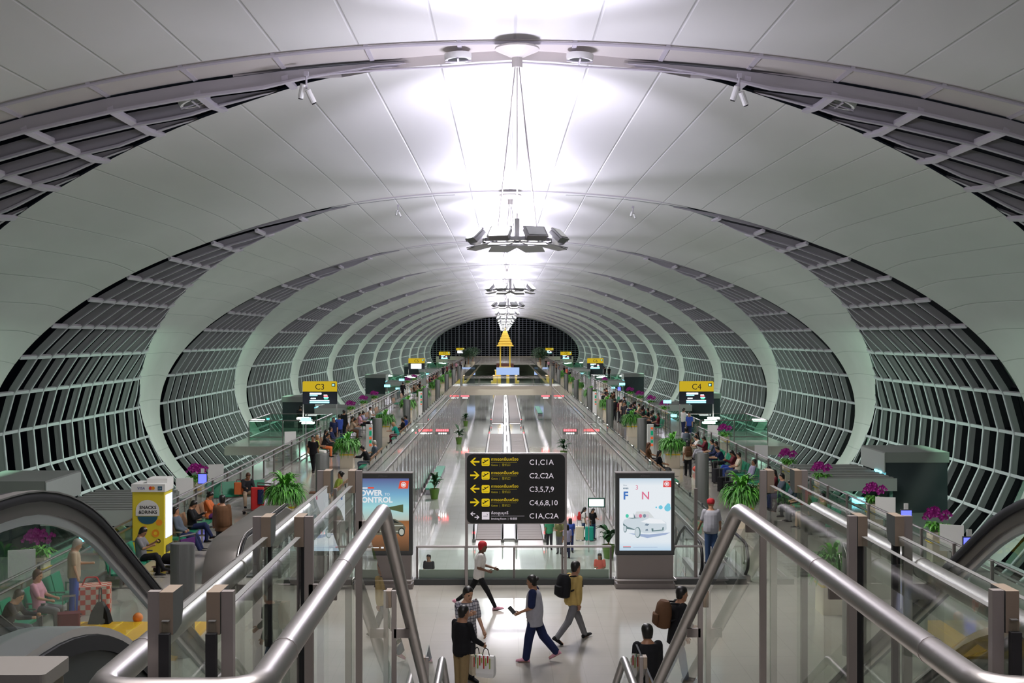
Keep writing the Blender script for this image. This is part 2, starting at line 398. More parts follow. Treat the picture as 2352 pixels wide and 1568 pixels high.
HV = 5.8; YV0, YV1, YB1, YW1 = 29.75, 150.0, 157.0, 290.0     # void half width, start, bridge, second void end
OUT = 12.6; LOW = -4.5
fl = MB()
def slab(x0, x1, y0, y1, z1=0, t=.5, mi=None): fl.box(x0, x1, y0, y1, z1-t, z1, mi)
slab(-OUT, OUT, 12, YV0); slab(-OUT, -HV, YV0, YEND); slab(HV, OUT, YV0, YEND); slab(-HV, HV, YV1, YB1); slab(-HV, HV, YW1, YEND)
for y in (72, 153, 234, 315):
    for s in (-1, 1): slab(min(s*OUT, s*16.2), max(s*OUT, s*16.2), y-5, y+6)
struct('floor', fl, M['floor'])
fl = MB(); fl.box(-22, 22, 14, YEND, LOW-.2, LOW); struct('floor_lower', fl, M['lfloor'])
M['roofgrey'] = mat('roof_grey', (.20, .215, .20), .5)
M['facia'] = mat('pale_fascia', (.36, .40, .37), .5)
# ------------------------------------------------ void walls, walkways, railings
M['voidglass'] = glass('rippled_reflective_glass', (.45, .47, .47), 1.5, .06, bump=.9, boost=4.5, rtint=(.85, .85, .86))
M['belt'] = mat('walkway_belt', (.16, .125, .115), .55, noise=.1, nscale=90)
M['edge'] = mat('slab_edge_beige', (.50, .44, .36), .5)
for s, nm in ((-1, 'left'), (1, 'right')):
    b = MB(); x = s*(HV+1.2); b.box(min(x, x+.1*s), max(x, x+.1*s), YV0, YV1+65, LOW, -.5); struct('wall_'+nm, b, M['grey'])
    g = MB(); x = s*(HV+.02)
    for k in range(50): q = [(x, YV0+2.4*k, LOW), (x, YV0+2.4*k+2.38, LOW), (x, YV0+2.4*k+2.38, -.03), (x, YV0+2.4*k, -.03)]; g.quad(*(q if s < 0 else q[::-1]))
    t = thing('glass_curtain_wall', (0, 0, 0), 'rippled reflective glass wall below the %s edge of the central void' % nm, 'glass wall', 'glass walls of the void')
    g.build('glass_panel', M['voidglass'], t)
    f = MB()
    for k in range(51): f.box(x-.03, x+.03, YV0+2.4*k-.03, YV0+2.4*k+.01, LOW, -.03)
    f.box(x-.04, x+.04, YV0, YV1, LOW, LOW+.15); f.build('glazing_frame', M['steel'], t)
    e = MB(); x = s*(HV-.01); e.box(x-.02, x+.02, YV0, YV1, -.06, .05); struct('trim_%d' % (20 if s < 0 else 21), e, M['steel'])
e = MB(); e.box(-HV, HV, YV1-.02, YV1, -1.15, 0); struct('trim_22', e, M['edge'])
e = MB(); e.box(-HV, HV, YV0-.3, YV0+.02, -.55, .14); struct('trim_23', e, M['dark'])
e = MB(); e.box(-14, 14, 16, 16.2, LOW, -.5); e.box(-22, 22, YEND-.6, YEND-.4, LOW, .2); struct('wall_front', e, M['edge'])

def walkway(s, y0, y1, label):
    t = thing('moving_walkway', (0, 0, LOW), label, 'moving walkway', 'moving walkways on the lower floor')
    b = MB(); b.box(*sorted((s*.42, s*1.75)), y0, y1, 0, .06)
    for k in range(int((y1-y0)/.8)): b.box(*sorted((s*.42, s*1.75)), y0+.8*k, y0+.8*k+.05, .06, .065)
    b.build('belt', M['belt'], t)
    for x in (s*.36, s*1.86):
        g = MB(); g.box(x-.008, x+.008, y0-.5, y1+.5, .1, .9); g.build('balustrade_glass', M['glass'], t)
        k = MB(); k.box(x-.09, x+.09, y0-.6, y1+.6, 0, .16); k.build('skirt', M['grey'], t)
        h = MB(); h.tube([(x, y0-.5, .2)]+[(x, y0-.5-.35*math.sin(R(a)), .55-.37*math.cos(R(a))) for a in range(20, 180, 20)]+[(x, y0-.4, .92), (x, y1+.4, .92)]+[(x, y1+.5+.35*math.sin(R(a)), .55+.37*math.cos(R(a))) for a in range(0, 180, 20)], .045, 6)
        h.build('handrail', M['black'], t, True)
    b = MB(); b.box(*sorted((s*.42, s*1.75)), y0-1.6, y0, 0, .03); b.build('comb_plate', M['steel'], t)
    for yy in (y0-.55, y1-4):
        b = MB(); b.ell((s*1.86, yy, .5), (.07, .05, .09), 8, 6); b.build('signal_light', M['red_led_and_reflection'], t)
    return t
for s, sd in ((-1, 'left'), (1, 'right')):
    walkway(s, 62, 130, '%s-hand moving walkway on the lower floor, nearer pair behind the gate sign board' % sd)
    walkway(s, 147, 217, '%s-hand moving walkway on the lower floor, farther pair running under the footbridge' % sd)
# lamps in a row on the strip between the walkways
for k, y in enumerate((80, 95, 108, 121, 134, 146, 152, 166, 180, 200)):
    t = thing('bollard_light', (0, y, LOW), 'small white globe light on the strip between the moving walkways, %s in the row' % nth(k), 'light', 'globe lights between the walkways')
    b = MB(); b.lathe([(.09, 0), (.09, .04), (.035, .06), (.035, .75)], 10); b.build('stem', M['steel'], t)
    b = MB(); b.ell((0, 0, .86), (.13, .13, .13), 12, 8); b.build('globe', M['tube'], t, True)
e = MB(); e.box(-.28, .28, 62, 217, LOW, LOW+.1); struct('trim_24', e, M['grey'])

# glass balustrades round the void (frameless panels with small clamps)
pan = MB(); pan.box(-.009, .009, .02, 2.37, 0, 1.10); pan_me = pan.mesh('glass_panel', M['glass'])
cl = MB(); cl.box(-.03, .03, 1.17, 1.23, 1.0, 1.13); cl_me = cl.mesh('clamp', M['dark'])
def balustrade(x, y0, n, label):
    t = thing('glass_balustrade', (x, y0, 0), label, 'balustrade', 'frameless balustrades of the void')
    for k in range(n):
        p = link('glass_panel', pan_me, t, (0, 2.4*k, 0)); link('clamp', cl_me, p)
balustrade(-HV, YV0+.3, 49, 'frameless glass balustrade along the left edge of the central void')
balustrade(HV, YV0+2.7, 48, 'frameless glass balustrade along the right edge of the central void')
for s, sd in ((-1, 'left'), (1, 'right')): balustrade(s*HV, YB1+.3, 50, 'distant glass balustrade on the %s beyond the footbridge' % sd)
def railing(name, p0, p1, n, label, h=1.05, group=None, rails=(1.0, .06), z0=0):
    """steel posts, glass infill and steel rails from p0 to p1"""
    a, c = Vector((*p0, z0)), Vector((*p1, z0)); L = (c-a).length; t = link(name, None, None, a, math.atan2((c-a).y, (c-a).x), label, 'railing', group)
    po = MB(); po.box(-.025, .025, -.035, .035, 0, h); me = po.mesh('post', M['satin'])
    for k in range(n+1): link('post', me, t, (L*k/n, 0, 0))
    g = MB(); g.box(.04, L/n-.04, -.006, .006, .14, h-.1); gm = g.mesh('glass_panel', M['glass'])
    for k in range(n): link('glass_panel', gm, t, (L*k/n, 0, 0))
    for z in rails:
        r = MB(); r.tube([(0, -.06, h*z), (L, -.06, h*z)], .032, 8); r.build('handrail' if z > .5 else 'foot_rail', M['steel'], t, True)
    return t
fx = [PX(q, 29.6) for q in (958, 1075, 1253, 1296, 1403)]
sr = railing('safety_railing', (fx[0], 29.6), (fx[-1], 29.6), 4, 'steel and glass safety railing between the two advertising screens', .95)
kp = MB(); kp.box(.05, fx[-1]-fx[0]-.05, .01, .03, .05, .36); kp.build('kick_panel', mat('grey_green_panel', (.42, .46, .40), .3), sr)
for y in (YV1+.3, YB1-.3): railing('safety_railing', (-HV, y), (HV, y), 5, 'glass railing on the %s side of the far footbridge' % ('near' if y < 153 else 'far'), 1.05, 'footbridge railings')
sec = [(13, 67), (78, 148), (159, 229), (240, 310)]
for s, sd in ((-1, 'left'), (1, 'right')):
    for k, (y0, y1) in enumerate(sec):
        railing('guard_railing', (s*10.75, y0), (s*10.75, y1), int((y1-y0)/2.25), '%s steel and glass guard railing along the outer edge of the %s walkway' % (nth(k).replace('nearest', 'first'), sd), 1.15, 'outer guard railings', (.98, .80, .08))
# tall glass screens beside the advertising kiosks
for s, sd in ((-1, 'left'), (1, 'right')):
    t = thing('glass_screen', (0, 29.6, 0), 'tall glass screen with steel end post on the outer side of the %s advertising kiosk' % sd, 'glass screen', 'tall glass screens')
    g = MB(); g.box(*sorted((s*4.0, s*4.5)), -.006, .006, .1, 2.35); g.build('glass_panel', M['glass'], t)
    p = MB(); p.box(s*4.54-.04, s*4.54+.04, -.05, .05, 0, 2.4); p.build('post', M['satin'], t)
    for z in (.14, .95):
        p = MB(); p.tube([(s*3.9, -.06, z), (s*4.7, -.06, z)], .03, 8); p.build('rail', M['steel'], t, True)
# gate-side platforms: glass stair heads with tube lights
for gi, y in enumerate((72, 153, 234, 315)):
    for s, sd in ((-1, 'left'), (1, 'right')):
        if gi > 2: continue
        t = thing('glass_stair_enclosure', (s*13.4, y, 0), 'green glass enclosure with tube lights at a gate stair head, %s on the %s' % (nth(gi), sd), 'glass enclosure', 'gate stair enclosures')
        for a, c in (((-2, -2.2), (-2, 4)), ((2, -2.2), (2, 4)), ((-2, -2.2), (2, -2.2)), ((-2, 4), (2, 4))):
            p = MB(); p.box(min(a[0], c[0])-.01, max(a[0], c[0])+.01, min(a[1], c[1])-.01, max(a[1], c[1])+.01, .1, 1.25); p.build('glass_panel', M['greenglass'], t)
        r = MB()
        for z in (.3, 1.28): r.tube([(-2, -2.2, z), (2, -2.2, z), (2, 4, z), (-2, 4, z), (-2, -2.2, z)], .03, 6)
        for q in ((-2, -2.2), (2, -2.2), (2, 4), (-2, 4), (0, -2.2)): r.box(q[0]-.03, q[0]+.03, q[1]-.03, q[1]+.03, 0, 1.28)
        r.build('frame', M['steel'], t)
        for q in ((-s*1.3, -1, 1), (-s*.9, .6, 1.02), (-s*.4, 2.4, 1.05), (s*1.6, -1.6, 1.2)):
            p = MB(); p.box(q[0]-.35, q[0]+.35, q[1]-.25, q[1]+.25, q[2], q[2]+.10); p.build('tube_light', M['tube'], t)
# gate halls hanging below the walkway: ribbed roofs and glazed rooms
def gatehall(s, y, label, g):
    t = thing('gate_lounge_roof', (s*13.0, y, 0), label, 'roof', g)
    b = MB(); b.box(-1.4, 1.4, 0, 5, .72, .86)
    for k in range(9): b.box(-1.4, 1.4, .2+.55*k, .42+.55*k, .86, .93)
    b.build('roof_panel', M['roofgrey'], t)
    p = MB(); p.box(-1.45, 1.45, -.05, 0, .45, .92); p.build('fascia', M['facia'], t)
    g_ = MB(); g_.box(-1.35, 1.35, .1, .12, -2.5, .7); g_.build('glass_wall', M['greenglass'], t)
    b = MB(); b.box(-.25, .25, -.08, -.05, -.02, .2); b.build('screen', M['scr_cyan'], t)
    for q in (-1.3, 1.3):
        b = MB(); b.box(q-.05, q+.05, .15, .25, LOW, .75); b.build('post', M['white_steel'], t)
def gateroom(s, y, label, g):
    t = thing('glazed_gate_room', (s*15.75, y, 0), label, 'room', g)
    b = MB(); b.box(-1.25, 1.25, 0, 3, 1.35, 1.75); b.build('roof', M['roofgrey'], t)
    b = MB(); b.box(-1.2, 1.2, .05, 2.95, -.6, 1.35); b.build('glass_wall', M['darkglass'], t)
    b = MB(); b.box(-s*1.26-.02, -s*1.26+.02, 0, 3, .95, 1.7); b.build('header_panel', M['facia'], t)
    for q in (.3, .75):
        b = MB(); b.box(-s*1.3-.03, -s*1.3+.03, q, q+.35, .78, .98); b.build('screen', M['scr_cyan'], t)
    b = MB(); b.box(-1.25, 1.25, 0, 3, LOW, -.6); b.build('base_wall', M['grey'], t)
for gi, (yl, yr) in enumerate(((36, 44), (88, 92), (141, 143), (196, 200))):
    for s, sd in ((-1, 'left'), (1, 'right')):
        y = yl if s < 0 else yr
        gatehall(s, y, 'ribbed grey roof over a gate lounge outside the %s railing, %s row' % (sd, nth(gi)), 'gate lounge roofs')
        gateroom(s, y+(1.5 if s > 0 else .5), 'glazed gate room with flat grey roof against the %s facade, %s one' % (sd, nth(gi)), 'glazed gate rooms')
# ------------------------------------------------ stair, double balustrades and escalators in the foreground
UP = 4.65; SL = math.tan(R(30))
st = MB()
st.box(-1.05, .85, -8, 4.1, UP-.35, UP)
nst = 12; y = 4.1; z = UP
def flight(y0, z0, run, drop):
    n = max(1, round(drop/.165))
    for k in range(n): st.box(-.72, .56, y0+run*k/n, y0+run*(k+1)/n+.02, z0-drop*(k+1)/n-.22, z0-drop*(k+1)/n)
flight(4.1, UP, 2.75, 1.59); st.box(-.72, .56, 6.85, 8.0, UP-1.59-.25, UP-1.59); flight(8.0, UP-1.59, 5.3, UP-1.59)
struct('floor_upper', st, M['floor'])
RAILZ = CZ-.6
def stairline(x, z, y0=2.06):
    """points of a line following landing, flight, half landing and flight at start height z"""
    return [(x, y0, z), (x, 4.1, z), (x, 6.85, z-1.59), (x, 8.0, z-1.59), (x, 13.3, z-1.59-3.06), (x, 13.7, z-1.59-3.06)]
def arcs(p, r=.05):
    out = [Vector(p[0])]
    for a, b, c in zip(p, p[1:], p[2:]):
        a, b, c = Vector(a), Vector(b), Vector(c); u = b+(a-b).normalized()*r; v = b+(c-b).normalized()*r
        out += [u*(1-t)**2+b*2*t*(1-t)+v*t*t for t in (0, .25, .5, .75, 1)]
    return out+[Vector(p[-1])]
def stair_balustrade(s, xi, xo, ri, ro, sd):
    t = thing('stair_balustrade', (0, 0, 0), 'double glass balustrade with steel posts on the %s side of the stair' % sd, 'balustrade')
    # handrail wraps round the near end of the double balustrade
    pts = [(ro, 4.1, RAILZ), (ro, 1.985, RAILZ), (ri, 1.985, RAILZ)]+stairline(ri, RAILZ)[1:]
    h = MB(); h.tube(arcs(pts, .06), .026, 14)
    for q in ((ri, 3.05), (ri, 2.25), (ro, 3.05), (ro, 2.25)): h.tube([(q[0], q[1]-.004, RAILZ), (q[0], q[1]+.004, RAILZ)], .0275, 14)
    h.build('handrail', M['steel'], t, True)
    TOPZ = CZ-.45
    posts = [(2.09, TOPZ), (2.96, TOPZ), (3.98, TOPZ), (5.25, TOPZ-.68), (7.5, TOPZ-1.59), (9.6, TOPZ-1.59-.92), (11.7, TOPZ-1.59-2.13)]
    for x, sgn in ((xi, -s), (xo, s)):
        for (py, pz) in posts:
            if x == xo and py > 4.5: continue
            p = MB(); p.box(x-.0105, x+.0105, py-.006, py+.012, pz-1.25, pz); p.build('post', M['satin'], t)
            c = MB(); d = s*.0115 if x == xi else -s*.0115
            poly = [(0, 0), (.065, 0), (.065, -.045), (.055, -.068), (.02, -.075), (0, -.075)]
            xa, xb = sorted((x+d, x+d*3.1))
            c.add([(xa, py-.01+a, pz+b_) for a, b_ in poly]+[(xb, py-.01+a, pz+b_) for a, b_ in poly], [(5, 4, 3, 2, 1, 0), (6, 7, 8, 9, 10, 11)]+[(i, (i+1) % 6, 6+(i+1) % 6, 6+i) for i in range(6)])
            c.m = [1, 1, 0, 1, 1, 1, 1, 0]  # sides, back and underside get a dark colour to paint in their shade
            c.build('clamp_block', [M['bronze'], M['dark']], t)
            if x == xi and py < 4.5 or x == xi:
                b = MB(); rz = RAILZ if py < 4.1 else RAILZ-(TOPZ-pz)
                b.box(*sorted((x, ri)), py-.006, py+.006, rz-.06, rz-.02); b.build('bracket', M['satin'], t)
            else:
                b = MB(); b.box(*sorted((x, ro)), py-.006, py+.006, RAILZ-.06, RAILZ-.02); b.build('bracket', M['satin'], t)
    for x, off in ((xi, s*.024), (xo, -s*.024)):
        gx = x+off
        segs = [(2.07, 2.94), (2.98, 3.96)]
        for a, c in segs:
            g = MB(); g.box(gx-.006, gx+.006, a, c, UP+.05, TOPZ-.05); g.build('glass_panel', M['stairglass'], t)
            e = MB(); e.box(gx-.009, gx+.009, a-.008, a+.006, UP+.05, TOPZ-.07); e.build('gasket', M['black'], t)
            e = MB(); e.box(gx-.0065, gx+.0065, a, c, TOPZ-.05, TOPZ-.0485); e.build('glass_edge', M['grey'], t)
    gx = xi+s*.024
    for (y0, z0), (y1, z1) in (((4.0, TOPZ), (5.24, TOPZ-.68)), ((5.27, TOPZ-.68), (6.9, TOPZ-1.59)), ((6.9, TOPZ-1.59), (8.0, TOPZ-1.59)), ((8.0, TOPZ-1.59), (10.5, TOPZ-1.59-1.44)), ((10.5, TOPZ-3.03), (13.2, TOPZ-4.6))):
        g = MB(); vs = [(gx-.006, y0, z0-1.1), (gx-.006, y1, z1-1.1), (gx-.006, y1, z1-.05), (gx-.006, y0, z0-.05)]
        g.add(vs+[(x_+.012, y_, z_) for x_, y_, z_ in vs], [(3, 2, 1, 0), (4, 5, 6, 7), (0, 1, 5, 4), (1, 2, 6, 5), (2, 3, 7, 6), (3, 0, 4, 7)]); g.build('glass_panel', M['stairglass'], t)
    k = MB(); pr = stairline(xi+s*.024, UP-.05); k.sweep(pr, [(-.03, -.12), (.03, -.12), (.03, .06), (-.03, .06)]); k.build('stringer', M['satin'], t)
stair_balustrade(-1, -.79, -.92, -.72, -.99, 'left')
stair_balustrade(1, .58, .72, .52, .79, 'right')

def escalator_path(x, z, y0=-2.0, yc=5.05, bot=.95, r=1.3, newel=True):
    p = [(x, y0, z), (x, yc-.6, z)]
    for k in range(1, 9): a = R(30*k/8); p.append((x, yc-.6+2.3*math.sin(a), z-2.3*(1-math.cos(a))))
    y1, z1 = p[-1][1], p[-1][2]; drop = z1-bot; p.append((x, y1+(drop-.3)/SL, bot+.3))
    p += [(x, y1+(drop)/SL+.5, bot+.02), (x, y1+drop/SL+1.6, bot)]
    if newel: e = p[-1]; p += [(x, e[1]+.32*math.sin(R(a)), bot-.32+.32*math.cos(R(a))) for a in range(20, 181, 20)]
    return p
def escalator(xa, xb, label, up=UP):
    t = thing('escalator', (0, 0, 0), label, 'escalator', 'escalators beside the stair')
    zt = up+.93
    for x in (xa, xb):
        so = 1 if x == max(xa, xb) else -1
        P = escalator_path(x, zt)
        h = MB(); h.sweep(P, [(-.04, -.02), (.04, -.02), (.045, .0), (.04, .02), (-.04, .02), (-.045, 0)]); h.build('handrail', M['black'], t, True)
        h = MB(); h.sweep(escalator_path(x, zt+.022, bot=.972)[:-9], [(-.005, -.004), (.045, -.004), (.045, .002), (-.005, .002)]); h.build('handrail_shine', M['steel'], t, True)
        P2 = [(x, q[1], q[2]-.045) for q in P[:-9]]; h = MB(); h.sweep(P2, [(-.028, -.028), (.028, -.028), (.03, .026), (-.03, .026)]); h.build('handrail_track', mat('dark_anodised', (.16, .145, .14), .35, .8), t, True)
        P3 = [(x, q[1], q[2]-.09) for q in P[:-9]]; h = MB(); h.sweep(P3, [(-.012, -.022), (.012, -.022), (.012, .02), (-.012, .02)]); h.build('light_strip', M['bright'], t, True)
        g = MB(); g.loft([[Vector((x-.005, q[1], q[2]-.55)), Vector((x+.005, q[1], q[2]-.55)), Vector((x+.005, q[1], q[2]-.11)), Vector((x-.005, q[1], q[2]-.11))] for q in P[:-9]]); g.build('glass_panel', M['glass'], t)
        D = [(x, q[1], q[2]-.55) for q in P[:-9]]
        d = MB(); d.sweep(D, [(min(-.06, so*.16), -.02), (max(.06, so*.16), -.02), (max(.06, so*.16), .012), (min(-.06, so*.16), .012)]); d.build('deck', M['bright'], t, True)
        k = MB(); w0, w1 = sorted((so*.145, so*.16)); k.loft([[Vector((x+w0, q[1], q[2]-.9)), Vector((x+w1, q[1], q[2]-.9)), Vector((x+w1, q[1], q[2]-.02)), Vector((x+w0, q[1], q[2]-.02))] for q in D], mi=0); k.build('side_cladding', mat('charcoal_cladding', (.02, .024, .024), .45), t, False)
        k = MB(); w0, w1 = sorted((so*.155, so*.172)); k.loft([[Vector((x+w0, q[1], q[2]-.09)), Vector((x+w1, q[1], q[2]-.09)), Vector((x+w1, q[1], q[2]-.025)), Vector((x+w0, q[1], q[2]-.025))] for q in D]); k.build('edge_moulding', M['black'], t, True)
    s_ = MB(); a, b = min(xa, xb)+.07, max(xa, xb)-.07
    yb = escalator_path(xa, zt, newel=False); y1, z1 = 5.2, up
    n = int((up)/.2)
    s_.box(a, b, -2, 5.0, up-.1, up)
    for k in range(n): s_.box(a, b, 5.0+.2/SL*k, 5.0+.2/SL*(k+1)+.03, up-.2*(k+1)-.2, up-.2*(k+1))
    s_.build('steps', M['grey'], t)
    return t
escalator(-2.2, -3.25, 'escalator with black handrail to the left of the stair, going down from the upper landing')
escalator(1.92+.1, 3.1, 'escalator with black handrail to the right of the stair, partly out of view')
b = thing('barrier_box', (-1.70, 2.93, UP), 'low beige metal box beside the left escalator entrance, cut off by the picture corner', 'box')
m = MB(); m.bbox(-.30, .28, -.075, .075, 0, .70, .01); m.build('body', M['bronze'], b)
m = MB(); m.bbox(-.31, .29, -.085, .085, .70, .735, .012); m.build('lid', mat('lid_grey', (.13, .12, .11), .5), b)
m = MB(); m.box(-.2, .2, -.082, -.075, .62, .68); m.build('label_plate', M['satin'], b)
# escalators between the walkway and the lower hall
def low_escalator():
    t = thing('escalator', (-7.45, 29.6, 0), 'broad grey escalator housing with rounded end on the left walkway behind the big round column', 'escalator')
    L = 7.7; h = 1.02
    def ring(y, top, w0, w1): return [Vector((w0, y, 0)), Vector((w0, y, top-.08)), Vector((w0+.10, y, top)), Vector((w1-.06, y, top)), Vector((w1, y, top-.06)), Vector((w1, y, 0))]
    rings = []
    for k in range(9): a = R(90*k/8); rings.append(ring(1.3*(1-math.cos(a)), .06+(h-.06)*math.sin(a), -.45-.0*k, .45))
    rings += [ring(L-1, h, -.45, .45), ring(L, h-.25, -.45, .45)]
    b = MB(); b.loft(rings); b.build('housing', mat('housing_grey', (.21, .195, .18), .38, .4), t, True)
    P = [(.47, 1.3*(1-math.cos(R(a))), .06+(h-.02)*math.sin(R(a))) for a in range(5, 91, 12)]+[(.47, L-1, h+.04)]
    b = MB(); b.tube(P, .035, 8); b.build('handrail', M['black'], t, True)
    b = MB(); b.tube([(.40, q[1], q[2]+.025) for q in P], .016, 6); b.build('bright_trim', M['steel'], t, True)
    g = MB(); g.box(1.45, 1.46, .6, L, .1, .95); g.build('glass_panel', M['glass'], t)
    b = MB(); b.tube([(1.455, .3, .1), (1.455, .1, .6), (1.455, .5, .98), (1.455, L, .98)], .04, 8); b.build('handrail', M['black'], t, True)
    b = MB(); b.box(.5, 1.42, .8, L-.5, .0, .03)
    for k in range(18): b.box(.5, 1.42, .8+.4*k, .8+.4*k+.06, .03, .04)
    b.build('steps', M['dark'], t)
low_escalator()
t = thing('escalator', (5.3, 30.2, 0), 'dark escalator going down into the void to the right of the white car advertisement', 'escalator')
b = MB(); b.box(-.5, .5, -.6, 2.0, -.15, .02)
for k in range(22): b.box(-.5, .5, 2.0+.35*k, 2.4+.35*k, -.2*(k+1)-.4, -.2*(k+1))
b.build('steps', M['dark'], t)
for x in (-.58, .58):
    P = [(x, -.2, .15), (x, -.5, .35), (x, -.55, .65), (x, -.3, .95), (x, 2.2, 1.0), (x, 3.2, .65), (x, 9.5, -3)]
    b = MB(); b.tube(arcs(P, .15), .04, 8); b.build('handrail', M['black'], t, True)
    g = MB(); g.add([(x-.006, y_, z_) for y_, z_ in ((-.3, 0), (2.2, 0), (9.5, -4.1), (9.5, -3.1), (3.2, .6), (2.2, .93), (-.3, .93))]+[(x+.006, y_, z_) for y_, z_ in ((-.3, 0), (2.2, 0), (9.5, -4.1), (9.5, -3.1), (3.2, .6), (2.2, .93), (-.3, .93))], [(6, 5, 4, 3, 2, 1, 0), (7, 8, 9, 10, 11, 12, 13)]+[(i, (i+1) % 7, 7+(i+1) % 7, 7+i) for i in range(7)])
    g.build('glass_panel', M['glass'], t)
    b = MB(); b.box(x-.09, x+.09, -.4, 2.2, 0, .14); b.build('skirt', M['grey'], t)
sl = MB(); sl.box(4.7, HV, YV0-.02, 32.2, -.5, -.02); struct('floor', sl, M['floor'])
# ------------------------------------------------ chandeliers, cameras, signs, kiosks
def rot(ax, a): return Matrix.Rotation(R(a), 4, ax)
fl_h = MB(); fl_h.bbox(-.27, .27, -.02, .12, -.17, .17, .04); fl_h.box(-.29, .29, -.06, -.02, -.19, .19)
FH = fl_h.mesh('floodlight', M['grey'])
q = MB(); q.box(-.24, .24, -.075, -.06, -.145, .145); LENS_ON = q.mesh('lens', M['lamp']); LENS_OFF = q.mesh('lens', mat('lamp_lens_off', (.45, .47, .45), .1))
q = MB(); q.add([(-.34, 0, 0), (.34, 0, 0), (.24, -.5, -.12), (-.24, -.5, -.12), (-.34, 0, .02), (.34, 0, .02), (.24, -.5, -.10), (-.24, -.5, -.10)], [(3, 2, 1, 0), (4, 5, 6, 7), (0, 1, 5, 4), (1, 2, 6, 5), (2, 3, 7, 6), (3, 0, 4, 7)])
FLAP = q.mesh('reflector_flap', M['grey'])
for i in range(1, 14):
    y = ARCH[i]; zb = 8.36
    on = {1: (0, 1, 2, 3), 2: (0, 1, 2, 3, 4, 5, 6, 7), 3: (0, 7)}.get(i, (0, 1, 2, 3, 4, 5, 6, 7))
    t = thing('chandelier', (0, y, zb), 'floodlight chandelier hanging on cables under the roof, %s from the camera' % nth(i-1), 'chandelier', 'cable-hung floodlight chandeliers')
    r = MB(); n = 32
    ring = lambda rad, z: [Vector((rad*math.cos(2*math.pi*k/n), rad*math.sin(2*math.pi*k/n), z)) for k in range(n)]
    for r0, r1 in ((.78, .70), (.42, .36)):
        r.loft([ring(r0, -.04), ring(r0, .04), ring(r1, .04), ring(r1, -.04), ring(r0, -.04)], cap=False)
    for k in range(8): r.box(.3, .8, -.025, .025, -.03, .03, M=rot('Z', 45*k+22.5))
    r.tube([(0, 0, -.05), (0, 0, .5)], .05, 8)
    r.build('ring_frame', M['grey'], t)
    for k in range(8):
        a = 45*k+22.5+90
        hM = rot('Z', a+90) @ Matrix.Translation((0, -1.0, .10)) @ rot('X', -46) @ Matrix.Scale(.86, 4)
        o = link('floodlight', FH, t); o.matrix_local = hM
        link('lens', LENS_ON if k in on else LENS_OFF, o)
        p = link('reflector_flap', FLAP, t); p.matrix_local = rot('Z', a+90) @ Matrix.Translation((0, -.62, -.06))
    zt = prof(0, .35)[1]-zb
    for k in range(4):
        a = R(90*k+45); c = MB(); c.tube([(.55*math.cos(a)*1.15, .55*math.sin(a)*1.15, .02), (.05*math.cos(a), .05*math.sin(a), zt)], .012, 5); c.build('cable', M['steel'], t)
    c = MB(); c.tube([(0, 0, .4), (0, 0, zt)], .014, 5); c.build('cable', M['steel'], t)
    c = MB(); c.lathe([(.10, zt-.12), (.12, zt-.12), (.12, zt+.1), (.28, zt+.18), (.5, zt+.28), (.5, zt+.32)], 16); c.build('ceiling_hub', M['trim'], t)
# cameras and loudspeakers on the arches
def cctv(th, i, label, big=1.0):
    x, z = prof(th, .25); t = thing('cctv_camera', (x, ARCH[i]+1.0, z), label, 'camera', 'cameras on the roof arches')
    m = MB(); m.tube([(0, 0, .1), (0, 0, -.25*big)], .025, 6); m.box(-.05, .05, -.05, .05, .05, .15); m.build('mount', M['white_steel'], t)
    for k, (dx, a) in enumerate(((-.1, 15), (.1, -25))):
        m = MB(); m.prism([(.07*math.cos(R(b)), .07*math.sin(R(b))) for b in range(0, 360, 30)], -.16, .16, M=Matrix.Translation((dx*big, 0, (-.3-.12*k)*big)) @ rot('Y', a) @ rot('X', 20) @ Matrix.Scale(big, 4)); m.build('camera_body', M['white'], t)
        m = MB(); m.prism([(.055*math.cos(R(b)), .055*math.sin(R(b))) for b in range(0, 360, 30)], -.19, -.155, M=Matrix.Translation((dx*big, 0, (-.3-.12*k)*big)) @ rot('Y', a) @ rot('X', 20) @ Matrix.Scale(big, 4)); m.build('lens', M['black'], t)
cctv(-math.asin(4.9/EA), 1, 'pair of white cameras hanging from the nearest roof arch, left of the chandelier cables')
cctv(math.asin(5.2/EA), 1, 'pair of white cameras hanging from the nearest roof arch, right of the chandelier cables')
cctv(-math.asin(5.2/EA), 2, 'small camera under the second roof arch, left of the chandelier', .7)
cctv(math.asin(5.7/EA), 2, 'small camera under the second roof arch, right of the chandelier', .7)
def speaker(x, label, yy, rx):
    th = math.asin(x/EA); px, pz = prof(th, .0); t = thing('ceiling_fan_speaker', (px, ARCH[1]+yy, pz), label, 'speaker', 'round units in the nearest arch')
    t.rotation_euler = (0, th, 0)
    m = MB(); m.lathe([(rx, -.12), (rx*1.05, -.06), (rx*1.05, .02)], 20); m.build('housing', M['white'], t, True)
    m = MB(); m.lathe([(.02, -.14), (rx*.55, -.135), (rx*.8, -.125)], 20); m.build('cone', M['dark'], t, True)
    m = MB(); m.box(-rx, rx, -.02, .02, -.16, -.13); m.box(-.02, .02, -rx, rx, -.16, -.13); m.build('grille_bar', M['white_steel'], t)
speaker(-7.9, 'round white ventilator in the nearest arch opening on the left', 2.6, .38)
speaker(8.0, 'round white ventilator in the nearest arch opening on the right', 2.6, .38)
speaker(-1.35, 'white disc fitting on the soffit left of the chandelier hub', .7, .30)
speaker(1.45, 'white disc fitting on the soffit right of the chandelier hub', .7, .30)
